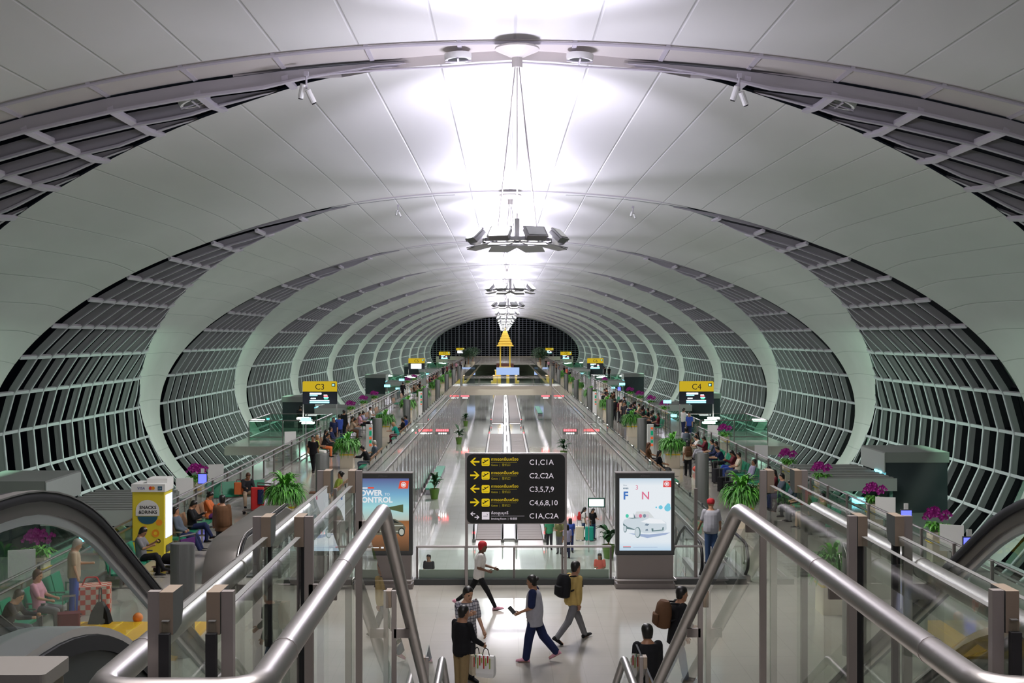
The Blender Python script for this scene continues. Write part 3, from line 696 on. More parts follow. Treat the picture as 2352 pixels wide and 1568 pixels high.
# -------- gate direction board
W, H = 2.45, 1.72; bx = PX(1185, 29.5)
t = thing('direction_sign', (bx, 29.32, 1.57), 'black gate direction board with yellow arrows standing behind the walking passengers', 'sign')
YEL, WHT, GRY = emis('sign_yellow', (.80, .58, .02), .75), emis('sign_white', (.75, .68, .75), .8), emis('sign_olive', (.50, .40, .03), .55)
m = MB(); m.box(-W/2-.03, W/2+.03, 0, .1, -.02, H+.03); m.build('frame', M['steel'], t)
r = .13; p = []
for cx, cz, a in ((W/2-r, H-r, 0), (-W/2+r, H-r, 90), (-W/2+r, r, 180), (W/2-r, r, 270)): p += [(cx+r*math.cos(R(a+15*k)), cz+r*math.sin(R(a+15*k))) for k in range(7)]
m = MB(); m.poly([(a, -.012, b) for a, b in p]); m.add([(a, -.012, b) for a, b in p]+[(a, 0, b) for a, b in p], [(i, (i+1) % len(p), len(p)+(i+1) % len(p), len(p)+i) for i in range(len(p))])
m.build('panel', mat('sign_black', (.010, .012, .012), .35), t)
for x in (-W/2-.01, W/2+.01):
    m = MB(); m.box(x-.035, x+.035, .02, .09, -1.57, H+.03); m.build('post', M['steel'], t)
sc = W/2010.0                              # board is 2010 px wide in the close-up
def sx(px): return (px-1090)*sc
def sz(py): return H-(py-100)*sc*1.02
m = MB(); Y = -.016
def arrow(m, cx, cz, w, d, mi):
    s = d; k = w/2; h = w*.42
    pts = [(-k*s, 0), (-k*.1*s-.0, -h), (k*.28*s, -h), (-k*.36*s, -h*.22), (k*s, -h*.22), (k*s, h*.22), (-k*.36*s, h*.22), (k*.28*s, h), (-k*.1*s, h)]
    pts = [(-1*a if False else a, b) for a, b in pts]
    A = [(cx+a, Y, cz+b) for a, b in pts]
    # split into head and shaft so that every face stays convex
    m.poly([A[0], A[1], A[2], A[3]], mi); m.poly([A[0], A[3], A[6], ], mi); m.poly([A[0], A[6], A[7], A[8]], mi); m.poly([A[3], A[4], A[5], A[6]], mi)
rows = [(248, 1, 'C1,C1A'), (520, -1, 'C2,C2A'), (790, 1, 'C3,5,7,9'), (1062, -1, 'C4,6,8,10')]
for cy, d, txt in rows:
    z = sz(cy); arrow(m, sx(248), z, 190*sc, d, 0)
    m.bbox(0, 0, 0, 0, 0, 0, 0) if False else None
    q = 82*sc; rr = .03
    pp = []
    for ax_, az_, a in ((q-rr, q-rr, 0), (-q+rr, q-rr, 90), (-q+rr, -q+rr, 180), (q-rr, -q+rr, 270)): pp += [(sx(468)+ax_+rr*math.cos(R(a+30*k)), z-6*sc+az_+rr*math.sin(R(a+30*k))) for k in range(4)]
    m.poly([(a, Y, b) for a, b in pp], 0)
    P = lambda l: m.poly([(sx(468)+a*sc, Y-.002, z-6*sc+b*sc) for a, b in l], 2)
    P([(-62, -18), (-50, -30), (62, 42), (58, 52), (40, 50)]); P([(-8, 12), (-40, 40), (-28, 44), (18, 24)]); P([(-62, -18), (-58, 8), (-48, 10), (-40, -14)]); P([(-52, -52), (52, -52), (52, -58), (-52, -58)])
    m.text('ทางออกขึ้นเครื่อง', .098, sx(580), Y, z+22*sc, 0)
    m.box(sx(580), sx(1110), Y-.001, Y, z-14*sc, z-9*sc, 3); m.text('Gates  |  登机口', .072, sx(580), Y, z-86*sc, 3)
    m.text(txt, .185, sx(1360), Y, z-62*sc, 1)
z = sz(1330)
arrow(m, sx(205), z+38*sc, 100*sc, 1, 1); arrow(m, sx(292), z-32*sc, 100*sc, -1, 1)
m.poly([(sx(392), Y, z-78*sc), (sx(545), Y, z-78*sc), (sx(545), Y, z+78*sc), (sx(392), Y, z+78*sc)], 1)
m.poly([(sx(418), Y-.002, z-14*sc), (sx(510), Y-.002, z-14*sc), (sx(510), Y-.002, z-4*sc), (sx(418), Y-.002, z-4*sc)], 2)
m.poly([(sx(505), Y-.002, z+10*sc), (sx(515), Y-.002, z+10*sc), (sx(500), Y-.002, z+42*sc), (sx(490), Y-.002, z+38*sc)], 2)
m.text('ห้องสูบบุหรี่', .095, sx(580), Y, z+28*sc, 1); m.box(sx(580), sx(1262), Y-.001, Y, z-10*sc, z-5*sc, 1)
m.text('Smoking Room  |  吸烟室', .062, sx(580), Y, z-80*sc, 1); m.text('C1A,C2A', .185, sx(1360), Y, z-58*sc, 1)
m.build('lettering', [YEL, WHT, M['black'], GRY], t)

# -------- gate signs
GY = emis('gate_yellow', (.82, .58, .03), .62); GB = mat('gate_black', (.008, .009, .02), .3)
for k, (d, y) in enumerate(((0, 75.2), (1, 158.5), (2, 233), (3, 318))):
    for s in (-1, 1):
        num = 3+2*k+(1 if s > 0 else 0); txt = 'C%d' % num
        x0 = 10.95 if s > 0 else -13.15
        t = thing('gate_sign', (x0, y, 1.95), 'yellow and black gate sign lettered %s on posts at the %s railing' % (txt, 'right' if s > 0 else 'left'), 'gate sign', 'gate signs')
        m = MB(); m.box(0, 2.2, 0, .12, 0, 1.46); m.build('panel', GB, t)
        p = []
        for cx, cz, a in ((2.2-.08, 1.46-.08, 0), (.08, 1.46-.08, 90)): p += [(cx+.08*math.cos(R(a+30*q)), cz+.08*math.sin(R(a+30*q))) for q in range(4)]
        p += [(0, .80), (2.2, .80)]
        m = MB(); m.poly([(a, -.01, b) for a, b in p]); m.box(0, 2.2, -.01, .12, .80, .82); m.build('header_panel', GY, t)
        m = MB(); m.text(txt, .52, 1.1, -.014, .93, 0, 'CENTER'); m.box(1.85, 2.08, -.014, -.011, 1.12, 1.33, 1); m.box(1.9, 1.97, -.017, -.014, 1.17, 1.28, 2); m.box(1.98, 2.03, -.017, -.014, 1.2, 1.25, 2); m.build('lettering', [M['black'], M['dark'], M['scr_cyan']], t)
        m = MB()
        if s < 0 and k in (1, 3): m.box(.35, 1.75, -.02, -.012, .06, .72, 0)
        else:
            for x_, z_, w_, h_, mi in ((.45, .62, .75, .10, 0), (.45, .52, .5, .06, 1), (.52, .33, .32, .06, 0), (.45, .20, 1.25, .05, 0), (.45, .06, 1.25, .10, 1), (1.35, .56, .22, .04, 0), (1.35, .49, .25, .05, 2), (1.35, .38, .3, .07, 1), (1.38, .31, .22, .05, 3)):
                m.box(x_, x_+w_, -.02, -.012, z_, z_+h_, mi)
        m.build('screen', [M['scr_white'], M['scr_cyan'], M['red_led_and_reflection'], emis('screen_green', (.1, 1, .45), 1.5)], t)
        for x_ in ((.03, 2.17)):
            m = MB(); m.box(x_-.03, x_+.03, .03, .10, -1.95, 1.4); m.build('post', M['steel'], t)

# -------- advertising kiosks
def kiosk(cx, label):
    t = thing('advertising_kiosk', (cx, 29.2, 0), label, 'advertising screen', 'advertising kiosks at the void')
    m = MB(); m.bbox(-.69, .69, -.18, .18, .10, .82, .03); m.build('pedestal', M['satin'], t)
    m = MB(); m.bbox(-.74, .74, -.24, .24, 0, .12, .03); m.build('base', M['satin'], t)
    m = MB(); m.tube(arcs([(-.74, .1, .22), (-.76, -.26, .22), (.76, -.26, .22), (.74, .1, .22)], .06), .022, 8); m.build('bumper_rail', M['steel'], t, True)
    m = MB(); m.bbox(-.73, .73, -.14, .14, .82, 2.84, .03); m.build('screen_frame', M['dark'], t)
    m = MB(); m.box(-.735, .735, -.15, .15, 2.84, 2.86); m.build('top_edge', M['steel'], t)
    m = MB(); m.text('JCDecaux', .055, 0, -.146, 2.765, 0, 'CENTER'); m.build('maker_lettering', M['grey'], t)
    return t
def shape(m, pts, y, mi): m.poly([(a, y, b) for a, b in pts], mi)
def disc(m, cx, cz, r, y, mi, sq=1, n=20): m.poly([(cx+r*sq*math.cos(2*math.pi*k/n), y, cz+r*math.sin(2*math.pi*k/n)) for k in range(n)], mi)
def ramp_emis(name, stops, s):
    m = bpy.data.materials.new(name); m.use_nodes = True; nt = m.node_tree; nt.nodes.clear()
    tc = nt.nodes.new('ShaderNodeTexCoord'); sp = nt.nodes.new('ShaderNodeSeparateXYZ'); nt.links.new(tc.outputs['Generated'], sp.inputs[0])
    cr = nt.nodes.new('ShaderNodeValToRGB'); el = cr.color_ramp.elements
    while len(el) < len(stops): el.new(.5)
    for e, (p, c) in zip(el, stops): e.position = p; e.color = (*c, 1)
    e = nt.nodes.new('ShaderNodeEmission'); e.inputs[1].default_value = s; o = nt.nodes.new('ShaderNodeOutputMaterial')
    nt.links.new(sp.outputs[2], cr.inputs[0]); nt.links.new(cr.outputs[0], e.inputs[0]); nt.links.new(e.outputs[0], o.inputs[0]); return m
E1 = lambda c, s=1.0: emis('print_%02x%02x%02x' % tuple(int(255*v) for v in c), c, s*.74)
kl = kiosk(PX(881, 29.2), 'left advertising kiosk showing a dark saloon car on a desert road')
SX0, SX1, SZ0, SZ1 = -.64, .64, .93, 2.72
m = MB(); m.quad((SX0, -.142, SZ0), (SX1, -.142, SZ0), (SX1, -.142, SZ1), (SX0, -.142, SZ1))
m.build('screen', ramp_emis('advert_desert', [(0, (.10, .06, .035)), (.14, (.25, .12, .06)), (.30, (.42, .18, .08)), (.41, (.33, .14, .05)), (.43, (.55, .62, .55)), (.60, (.42, .78, .80)), (.78, (.22, .48, .70)), (1, (.13, .15, .35))], .75), kl)
m = MB(); y = -.146
m.text('POWER', .185, -.66, y, 2.30, 0, bold=.006); m.text('TO', .09, .04, y, 2.30, 0); m.text('CONTROL', .185, -.66, y, 2.13, 0, bold=.006)
m.box(-.62, -.38, y-.001, y, 2.47, 2.50, 0); m.box(-.37, -.22, y-.001, y, 2.47, 2.51, 1)

LP = [E1((.95, .97, 1), 1.0), E1((.9, .10, .05), 1.0), E1((.10, .13, .06)), E1((.16, .15, .11)), E1((.03, .035, .03)), E1((.50, .52, .46))]
m.box(-.3, -.1, y-.001, y, 1.0, 1.02, 0); m.box(-.05, .02, y-.001, y, .99, 1.03, 0); m.box(.2, .26, y-.001, y, 1.01, 1.03, 0)
m.build('lettering', LP, kl); m = MB()
shape(m, [(.38, 2.47), (.62, 2.47), (.64, 2.66), (.42, 2.66)], y, 1); disc(m, .51, 2.565, .065, y-.002, 0); disc(m, .51, 2.565, .05, y-.003, 1); disc(m, .51, 2.565, .035, y-.004, 0)
m.build('logo', LP, kl); m = MB()
shape(m, [(0.02, 1.99), (.5, 1.88), (.5, 2.08)], y, 2)
shape(m, [(-.55, 1.30), (.52, 1.36), (.56, 1.50), (.50, 1.60), (.30, 1.72), (-.05, 1.75), (-.35, 1.66), (-.58, 1.52)], y, 3)
shape(m, [(-.28, 1.62), (.05, 1.63), (.40, 1.62), (.27, 1.70), (-.04, 1.73), (-.2, 1.70)], y-.002, 4)
m.box(-.5, .5, y-.003, y-.002, 1.54, 1.57, 5); m.box(-.45, .45, y-.003, y-.002, 1.40, 1.425, 5)
for x_ in (-.36, .46): disc(m, x_, 1.40, .11, y-.004, 4, .75); disc(m, x_, 1.40, .08, y-.005, 5, .75)
m.build('car_picture', LP, kl)
kr = kiosk(PX(1481, 29.2), 'right advertising kiosk showing a white open-top car on a bright white screen')
m = MB(); m.quad((SX0, -.142, SZ0), (SX1, -.142, SZ0), (SX1, -.142, SZ1), (SX0, -.142, SZ1))
m.build('screen', ramp_emis('advert_white', [(0, (.55, .74, .92)), (.12, (.85, .92, .98)), (.5, (.9, .95, 1)), (.9, (.9, .95, 1)), (1, (.62, .76, .88))], .80), kr)
m = MB()
m.text('F', .27, -.55, y, 2.20, 1, bold=.008); m.text('N', .27, -.10, y, 2.20, 2, bold=.004); m.text('3', .16, -.25, y, 2.44, 2); m.text('New', .05, -.55, y, 2.53, 3); m.text('even', .07, -.55, y, 2.455, 3, bold=.003)

RP = [E1((.93, .96, 1), 1.1), E1((.08, .22, .62)), E1((.85, .22, .35)), E1((.25, .33, .42)), E1((.9, .10, .10)), E1((.22, .70, .90)), E1((.42, .52, .75)), E1((.16, .26, .28)), E1((.1, .7, .5)), E1((.78, .72, .82)), E1((.70, .80, .86)), E1((.74, .83, .90), 1.0), E1((.80, .84, .86))]
m.box(-.55, -.36, y-.001, y, 1.02, 1.035, 4); m.box(-.55, -.36, y-.001, y, 1.0, 1.015, 3); m.box(-.3, .3, y-.001, y, 1.01, 1.018, 6)
m.build('lettering', RP, kr); m = MB()
shape(m, [(.44, 2.50), (.64, 2.50), (.64, 2.66), (.45, 2.66)], y, 4); disc(m, .53, 2.58, .06, y-.002, 0); disc(m, .53, 2.58, .045, y-.003, 4); disc(m, .53, 2.58, .03, y-.004, 0)
m.build('logo', RP, kr); m = MB()
for x_, z_, r_ in ((.38, 2.0, .05), (.55, 1.98, .08), (.57, 2.05, .05), (.27, 2.0, .02)): disc(m, x_, z_, r_, y, 5)
shape(m, [(-.42, 1.36), (.05, 1.24), (.5, 1.32), (.62, 1.38), (.1, 1.33), (-.1, 1.34)], y, 6)
shape(m, [(-.56, 1.62), (-.5, 1.50), (-.24, 1.44), (-.02, 1.36), (.44, 1.38), (.53, 1.46), (.52, 1.62), (.40, 1.70), (.12, 1.74), (-.35, 1.73), (-.52, 1.70)], y-.001, 11)
shape(m, [(.10, 1.735), (.40, 1.70), (.52, 1.60), (.15, 1.60), (-.12, 1.64)], y-.0015, 0); shape(m, [(-.30, 1.73), (.22, 1.745), (.08, 1.90), (-.22, 1.90)], y-.0015, 12)
shape(m, [(-.55, 1.61), (-.44, 1.52), (-.26, 1.46), (-.27, 1.44), (-.46, 1.47), (-.55, 1.56)], y-.002, 7)
shape(m, [(-.50, 1.74), (-.32, 1.72), (.20, 1.76), (-.0, 1.745)], y-.002, 7); shape(m, [(-.28, 1.74), (-.24, 1.74), (-.29, 1.86)], y-.003, 7)
for x_, c_ in ((-.45, 8), (-.35, 0), (-.22, 9), (-.12, 2), (-.02, 3), (.05, 9)): disc(m, x_, 1.79, .045, y-.002, c_, .9)
disc(m, -.19, 1.38, .135, y-.003, 7, .55); disc(m, -.20, 1.38, .115, y-.004, 10, .5); disc(m, -.50, 1.47, .09, y-.003, 7, .5); disc(m, -.505, 1.47, .07, y-.004, 10, .5)
shape(m, [(.16, 1.40), (.45, 1.43), (.46, 1.52), (.42, 1.50), (.42, 1.45), (.2, 1.43), (.2, 1.48), (.15, 1.48)], y-.003, 7)
shape(m, [(-.02, 1.56), (.05, 1.54), (.10, 1.58), (.02, 1.60)], y-.003, 3); shape(m, [(.0, 1.42), (.07, 1.42), (.06, 1.47), (.01, 1.46)], y-.003, 3)
m.build('car_picture', RP, kr)
# ------------------------------------------------ columns, planters, benches, small things
M['leaf'] = mat('fern_green', (.075, .25, .045), .5, noise=.5, nscale=5); M['leaf2'] = mat('bright_fern_green', (.12, .40, .05), .45, noise=.4, nscale=5)
M['darkleaf'] = mat('dark_green_leaf', (.02, .085, .025), .45); M['orchid'] = mat('magenta_petal', (.45, .02, .32), .5)
M['colgrey'] = mat('ribbed_grey_metal', (.20, .205, .195), .4, .6, bump=.25, bscale=30, stretch=(8, 8, .02))
m = MB(); m.lathe([(.235, 0), (.235, 2.18), (.225, 2.2)], 28, sx=1.0, sy=.72); COLM = m.mesh('shaft', M['colgrey'], True)
m = MB(); m.lathe([(.21, 2.2), (.21, 2.205)], 28, sx=1, sy=.72); COLT = m.mesh('top_cap', M['grey'])
for k in range(9):
    y = 22.9+17.65*k
    for s, sd in ((-1, 'left'), (1, 'right')):
        if s < 0 and False: continue
        t = thing('air_column', (s*6.55, y, 0), 'oval grey metal air column on the %s walkway, %s from the camera' % (sd, nth(k)), 'column', 'oval air columns')
        link('shaft', COLM, t); link('top_cap', COLT, t)
        if k in (2, 4):
            t = thing('sign_pillar', (s*6.98-(.1 if s > 0 else -.1), y-.7, 0), 'white sign pillar with red and green pictograms beside the %s air column on the %s' % (nth(k), sd), 'sign pillar', 'pictogram pillars')
            m = MB(); m.bbox(-.16, .16, -.06, .06, 0, 1.95, .02); m.build('body', M['white'], t)
            m = MB()
            for z, h, mi in ((1.72, .09, 0), (1.42, .22, 1), (1.24, .1, 0), (1.06, .12, 1), (.9, .1, 0)): m.box(.01, .13, -.066, -.06, z, z+h, mi)
            m.build('pictograms', [E1((.9, .16, .05), .8), E1((.02, .5, .25), .6)], t)
def frond(m, c, az, L, rise, droop, w, mi=0, n=6, twist=0):
    d = Vector((math.cos(az), math.sin(az), 0)); sd = Vector((-math.sin(az), math.cos(az), 0)); rings = []
    for k in range(n+1):
        t = k/n; p = Vector(c)+d*(L*t)+Vector((0, 0, rise*math.sin(min(1, t*1.2)*math.pi/2)-droop*t*t))
        ww = w*math.sin(math.pi*(.12+.88*t)) if t < 1 else .004
        rings.append([p-sd*ww+Vector((0, 0, .25*ww)), p-Vector((0, 0, .15*ww)), p+sd*ww+Vector((0, 0, .25*ww))])
    m.loft(rings, closed=False, cap=False, mi=mi)
def fern_mesh(seed, nest):
    rd = random.Random(seed); m = MB()
    for k in range(900):
        a = rd.uniform(0, 6.28); r0 = rd.uniform(0, .34)
        frond(m, (r0*math.cos(a), r0*math.sin(a), rd.uniform(-.08, .14)), a+rd.uniform(-.9, .9), rd.uniform(.20, .42), rd.uniform(.05, .30), rd.uniform(.15, .50), rd.uniform(.016, .034), 0 if rd.random() < .6 else 1, 4)
    for k in range(30 if nest else 5):
        a = rd.uniform(0, 6.28); frond(m, (0, 0, .12), a, rd.uniform(.25, .5), rd.uniform(.34, .55), rd.uniform(0, .2), rd.uniform(.05, .075), 1, 6)
    return m.mesh('fern_fronds', [M['leaf'], M['leaf2']], False)
FERN = [fern_mesh(3, True), fern_mesh(5, False)]
m = MB(); m.bbox(-.32, .32, -.32, .32, 0, .62, .03); m.bbox(-.36, .36, -.36, .36, .68, 1.02, .03); PED = m.mesh('pedestal', M['cream'])
m = MB(); m.bbox(-.34, .34, -.34, .34, .62, .68, .03); PST = m.mesh('gold_band', M['yellow'])
def planter(x, y, label, v, sc=1.0):
    t = thing('fern_planter', (x, y, 0), label, 'planter', 'fern planters on cream pedestals'); link('pedestal', PED, t); link('gold_band', PST, t)
    o = link('fern_fronds', FERN[v], t, (0, 0, 1.06)); o.scale = (sc, sc, sc); return t
for k in range(8):
    y = 38.4+17.65*k
    for s, sd in ((-1, 'left'), (1, 'right')):
        planter(s*7.75 if k else s*7.5, y+(.4 if k == 0 and s < 0 else 0), 'green fern in a cream pedestal planter on the %s walkway, %s from the camera' % (sd, nth(k)), 0 if k == 0 else 1, 1.2)
planter(PX(1915, 26.5), 26.5, 'green fern planter seen through the right stair glass', 1, 1.0)
# orchids along the outer ledge
rd = random.Random(11); m = MB()
for k in range(60):
    a = rd.uniform(0, 6.28); frond(m, (rd.uniform(-.15, .15), rd.uniform(-.15, .15), 0), a, rd.uniform(.15, .4), rd.uniform(.1, .3), rd.uniform(.1, .3), .045, 0, 4)
OLEAF = m.mesh('leaves', M['leaf2'])
m = MB()
for k in range(90):
    a = rd.uniform(0, 6.28); r_ = rd.uniform(.02, .42)*(.6+.4*rd.random()); c = Vector((r_*math.cos(a), r_*math.sin(a)*.8, rd.uniform(.34, .62)-.25*r_))
    for q in range(5):
        b = R(72*q+rd.uniform(0, 30)); u = Vector((math.cos(b), -.4, math.sin(b))).normalized()*.06; w_ = u.cross(Vector((0, 1, .3))).normalized()*.028
        m.poly([c, c+u*.6+w_, c+u, c+u*.6-w_], 0)
OFLO = m.mesh('flowers', M['orchid'])
m = MB(); m.bbox(-.22, .22, -.22, .22, 0, .82, .03); m.bbox(-.25, .25, -.25, .25, .52, .56, .03, 1); OPED = m.mesh('pedestal', [M['cream'], M['yellow']])
OR = {-1: [29, 44, 88, 96, 104, 140, 150], 1: [32.6, 38.1, 44.5, 49.8, 64, 88, 96, 104, 112, 140]}
for s, sd in ((-1, 'left'), (1, 'right')):
    for k, y in enumerate(OR[s]):
        t = thing('orchid_planter', (s*11.75, y, 0), 'magenta orchids in a cream pedestal outside the %s railing, %s from the camera' % (sd, nth(k)), 'orchid planter', 'orchid planters on the outer ledge')
        link('pedestal', OPED, t); link('leaves', OLEAF, t, (0, 0, .86)); link('blossoms', OFLO, t, (0, 0, .88))
# white notice panels and small blue screens on the ledge
m = MB(); m.box(-.3, .3, -.02, .02, .55, 1.25); NP = m.mesh('board', M['white']); m = MB(); m.box(-.02, .02, -.02, .02, 0, .55); m.box(-.15, .15, -.1, .1, 0, .02); NS_ = m.mesh('stand', M['steel'])
for s, sd, ys in ((-1, 'left', (27.5, 41.5, 46, 62)), (1, 'right', (31, 36.4, 54, 66.5))):
    for k, y in enumerate(ys):
        t = thing('notice_board', (s*11.55, y, 0), 'white notice board on the ledge outside the %s railing, %s from the camera' % (sd, nth(k)), 'notice board', 'white notice boards'); link('board', NP, t); link('stand', NS_, t); t.rotation_euler[2] = s*R(-20)
m = MB(); m.bbox(-.17, .17, -.03, .03, .85, 1.25, .01); MS = m.mesh('casing', M['dark']); m = MB(); m.box(-.15, .15, -.035, -.03, .88, 1.22); MSC = m.mesh('screen', M['scr_blue']); m = MB(); m.box(-.02, .02, -.01, .03, 0, .85); m.box(-.12, .12, -.1, .1, 0, .02); m.box(-.06, .06, -.02, .02, 1.25, 1.42); MST = m.mesh('stand', M['white'])
for s, sd, ys in ((-1, 'left', (43.0,)), (1, 'right', (29.2, 33.8, 118))):
    for k, y in enumerate(ys):
        t = thing('information_terminal', (s*11.3, y, 0), 'small terminal with blue screen on the ledge outside the %s railing, %s' % (sd, nth(k)), 'terminal', 'blue screen terminals'); link('casing', MS, t); link('screen', MSC, t); link('stand', MST, t)
for s, sd, ys in ((-1, 'left', (66, 112, 128)), (1, 'right', (84, 116))):
    for k, y in enumerate(ys):
        t = thing('exit_light', (s*11.4, y, 0), 'small turquoise lit sign on a thin post outside the %s railing, %s' % (sd, nth(k)), 'lit sign', 'turquoise lit signs')
        m = MB(); m.box(-.02, .02, -.02, .02, 0, 1.5); m.build('post', M['white_steel'], t); m = MB(); m.box(-.28, .28, -.04, .04, 1.5, 1.72); m.build('lit_panel', M['scr_cyan'], t)
# benches: beam seating of four
def bench_meshes(back):
    st_ = MB(); st_.loft([[Vector((x, yy, z)) for x, z in ((-.25, 0), (.25, 0), (.25, .05), (-.25, .05))] for yy, z0 in ((-.22, 0), (.20, 0))]); a = st_.mesh('seat', M['green'])
    bk = MB(); bk.add([(-.25, .20, .04), (.25, .20, .04), (.25, .32, .50), (-.25, .32, .50), (-.25, .24, .04), (.25, .24, .04), (.25, .36, .50), (-.25, .36, .50)], [(0, 1, 2, 3), (7, 6, 5, 4), (0, 4, 5, 1), (1, 5, 6, 2), (2, 6, 7, 3), (3, 7, 4, 0)]); return a, bk.mesh('backrest', back)
SEAT, BACKG = bench_meshes(M['green']); _, BACKW = bench_meshes(M['wood'])
m = MB(); m.box(-1.1, 1.1, -.04, .06, .29, .36); BEAM = m.mesh('beam', M['steel'])
m = MB(); m.box(-.03, .03, -.25, .28, 0, .03); m.box(-.025, .025, -.02, .04, 0, .30); BLEG = m.mesh('leg', M['steel'])
m = MB(); m.box(-.02, .02, -.2, .2, .58, .61); m.box(-.015, .015, .16, .2, .34, .58); BARM = m.mesh('armrest', M['steel'])
def bench(x, y, face, label, back, n=4, group='beam benches'):
    """face = direction the sitter looks (degrees, 0 = +x)"""
    t = thing('waiting_bench', (x, y, 0), label, 'bench', group, R(face+90))
    for k in range(n): link('seat', SEAT, t, (-.825+.55*k, 0, .36)); link('backrest', back, t, (-.825+.55*k, 0, .36))
    link('beam', BEAM, t)
    for q in (-.8, .8): link('leg', BLEG, t, (q, 0, 0))
    for q in (-1.1, 0, 1.1): link('armrest', BARM, t, (q, 0, 0))
    return t
# vending machine
t = thing('vending_machine', (-10.2, 33.2, 0), 'yellow snack vending machine by the left railing', 'vending machine')
m = MB(); m.bbox(-.45, .45, -.4, .4, .04, 1.9, .02); m.build('body', M['yellow'] if False else mat('machine_yellow', (.75, .62, .04), .4), t)
m = MB(); m.box(-.47, .47, -.42, .42, 1.9, 2.12); m.build('header_box', M['white'], t)
m = MB(); m.box(-.1, .47, -.2, .42, 2.12, 2.25); m.build('carton', M['white'], t)
m = MB(); m.box(.45, .47, -.3, .3, .6, 1.8); m.build('lit_window', E1((.55, .6, 1), 2.2), t)
m = MB(); m.box(.47, .475, -.3, .3, .2, .4); m.build('delivery_flap', M['dark'], t)
m = MB(); y = -.405
m.poly([(-.02+.33*math.cos(R(a)), y, 1.38+.30*math.sin(R(a))) for a in range(0, 181, 15)], 0); m.box(-.35, .31, y-.001, y, 1.24, 1.38, 0)
m.poly([(-.02+.28*math.cos(R(a)), y, 1.22+.22*math.sin(R(a))) for a in range(180, 361, 15)], 1)
m.text('SNACKS', .125, -.01, y-.003, 1.43, 2, 'CENTER', .003); m.text('&DRINKS', .125, -.01, y-.003, 1.30, 2, 'CENTER', .003)
for x_, z_, r_ in ((.2, .75, .11), (-.1, .9, .06), (.3, 1.05, .09)): m.poly([(x_+r_*math.cos(R(a)), y, z_+r_*math.sin(R(a))) for a in range(0, 360, 24)], 3)
m.poly([(.2+.05*math.cos(R(a)), y-.002, .75+.05*math.sin(R(a))) for a in range(0, 360, 24)], 4)
m.text('O', .16, .28, y-.002, .48, 2, 'CENTER', .006)
y = -.425; m.text('VISA', .11, -.30, y, 1.97, 5); m.poly([(.07+.05*math.cos(R(a)), y, 2.01+.05*math.sin(R(a))) for a in range(0, 360, 24)], 6); m.poly([(.14+.05*math.cos(R(a)), y-.001, 2.01+.05*math.sin(R(a))) for a in range(0, 360, 24)], 3); m.box(.27, .39, y, y+.001, 1.95, 2.06, 1); m.text('JCB', .05, .33, y-.002, 1.985, 0, 'CENTER')
m.build('lettering', [M['white'], mat('teal_print', (.02, .10, .16), .5), M['black'], mat('orange_print', (.85, .30, .02), .5), M['yellow'], mat('blue_print', (.05, .08, .35), .5), mat('red_print', (.8, .05, .03), .5)], t)
# yellow ramp cover with an orange ball near the left escalator foot
m = MB(); m.box(-1.5, 1.5, -1.6, 1.3, 0, .05)
for k in range(7): m.box(-1.3+.42*k, -1.27+.42*k, -1.6, 1.3, .05, .056, 1)
o = m.build('floor_mat', [mat('amber_mat', (.75, .42, .02), .35), M['yellow']]); o.location = (PX(290, 24.3), 24.2, 0); tag(o, 'amber yellow mat with pale stripes on the floor behind the left escalator', 'mat')
m = MB(); m.ell((0, 0, .11), (.11, .11, .11), 16, 10); o = m.build('ball', mat('orange_ball', (.85, .25, .05), .5), None, True); o.location = (PX(318, 25.6), 25.6, 0); tag(o, 'orange ball on the floor behind the yellow mat', 'ball')
# lower hall: potted plants, green benches, hanging monitor, red reflection panels
def pot(x, y, label, sc=1.0, n=16):
    t = thing('potted_plant', (x, y, LOW), label, 'potted plant', 'potted plants on the lower floor')
    m = MB(); m.lathe([(.17, 0), (.26, .5), (.28, .52), (.24, .52), (.22, .44)], 16); m.build('pot', mat('green_pot', (.12, .25, .03), .4), t, True)
    m = MB(); r2 = random.Random(int(y*7+x)); m.tube([(0, 0, .4), (0, 0, 1.1)], .03, 6, 1)
    for k in range(n): frond(m, (0, 0, r2.uniform(.6, 1.1)), r2.uniform(0, 6.28), r2.uniform(.3, .6), r2.uniform(.05, .4), r2.uniform(0, .2), r2.uniform(.10, .16), 0, 5)
    m.build('leaves', [M['darkleaf'], M['wood']], t); t.scale = (sc, sc, sc)
pot(PX(1398, 57), 57, 'big leaved plant in a green pot beside the right advertising kiosk, lower floor', 1.25)
pot(-4.9, 78, 'leafy green plant in a pot by the left void wall on the lower floor', 1.3)
pot(PX(1295, 104), 104, 'potted plant by the right void wall, near the middle of the lower hall', 1.3)
pot(-4.8, 118, 'potted plant by the left void wall, far down the lower hall', 1.3); pot(-4.9, 142, 'small plant on the left of the lower hall, near the footbridge', 1.2)
for x, y0, L, lb in ((PX(1000, 86), 80, 14, 'long low green-topped bench by the left void wall on the lower floor'), (PX(1237, 168), 160, 16, 'long low green-topped bench on the right of the lower floor near the footbridge')):
    t = thing('long_bench', (x, y0, LOW), lb, 'bench'); m = MB(); m.box(-.3, .3, 0, L, 0, .36); m.build('base', M['white_steel'], t); m = MB(); m.box(-.33, .33, -.05, L, .36, .45); m.build('top', mat('green_top', (.06, .42, .26), .3), t)
t = thing('monitor', (PX(1372, 58), 58.5, LOW), 'lit information monitor with green frame on posts on the lower floor', 'monitor')
m = MB(); m.bbox(-.42, .42, -.05, .05, 2.25, 2.72, .03); m.build('casing', mat('green_casing', (.01, .10, .06), .4), t); m = MB(); m.box(-.36, .36, -.056, -.05, 2.31, 2.66); m.build('screen', M['scr_white'], t)
for q in (-.38, .38): m = MB(); m.box(q-.02, q+.02, 0, .04, 0, 2.3); m.build('post', M['steel'], t)
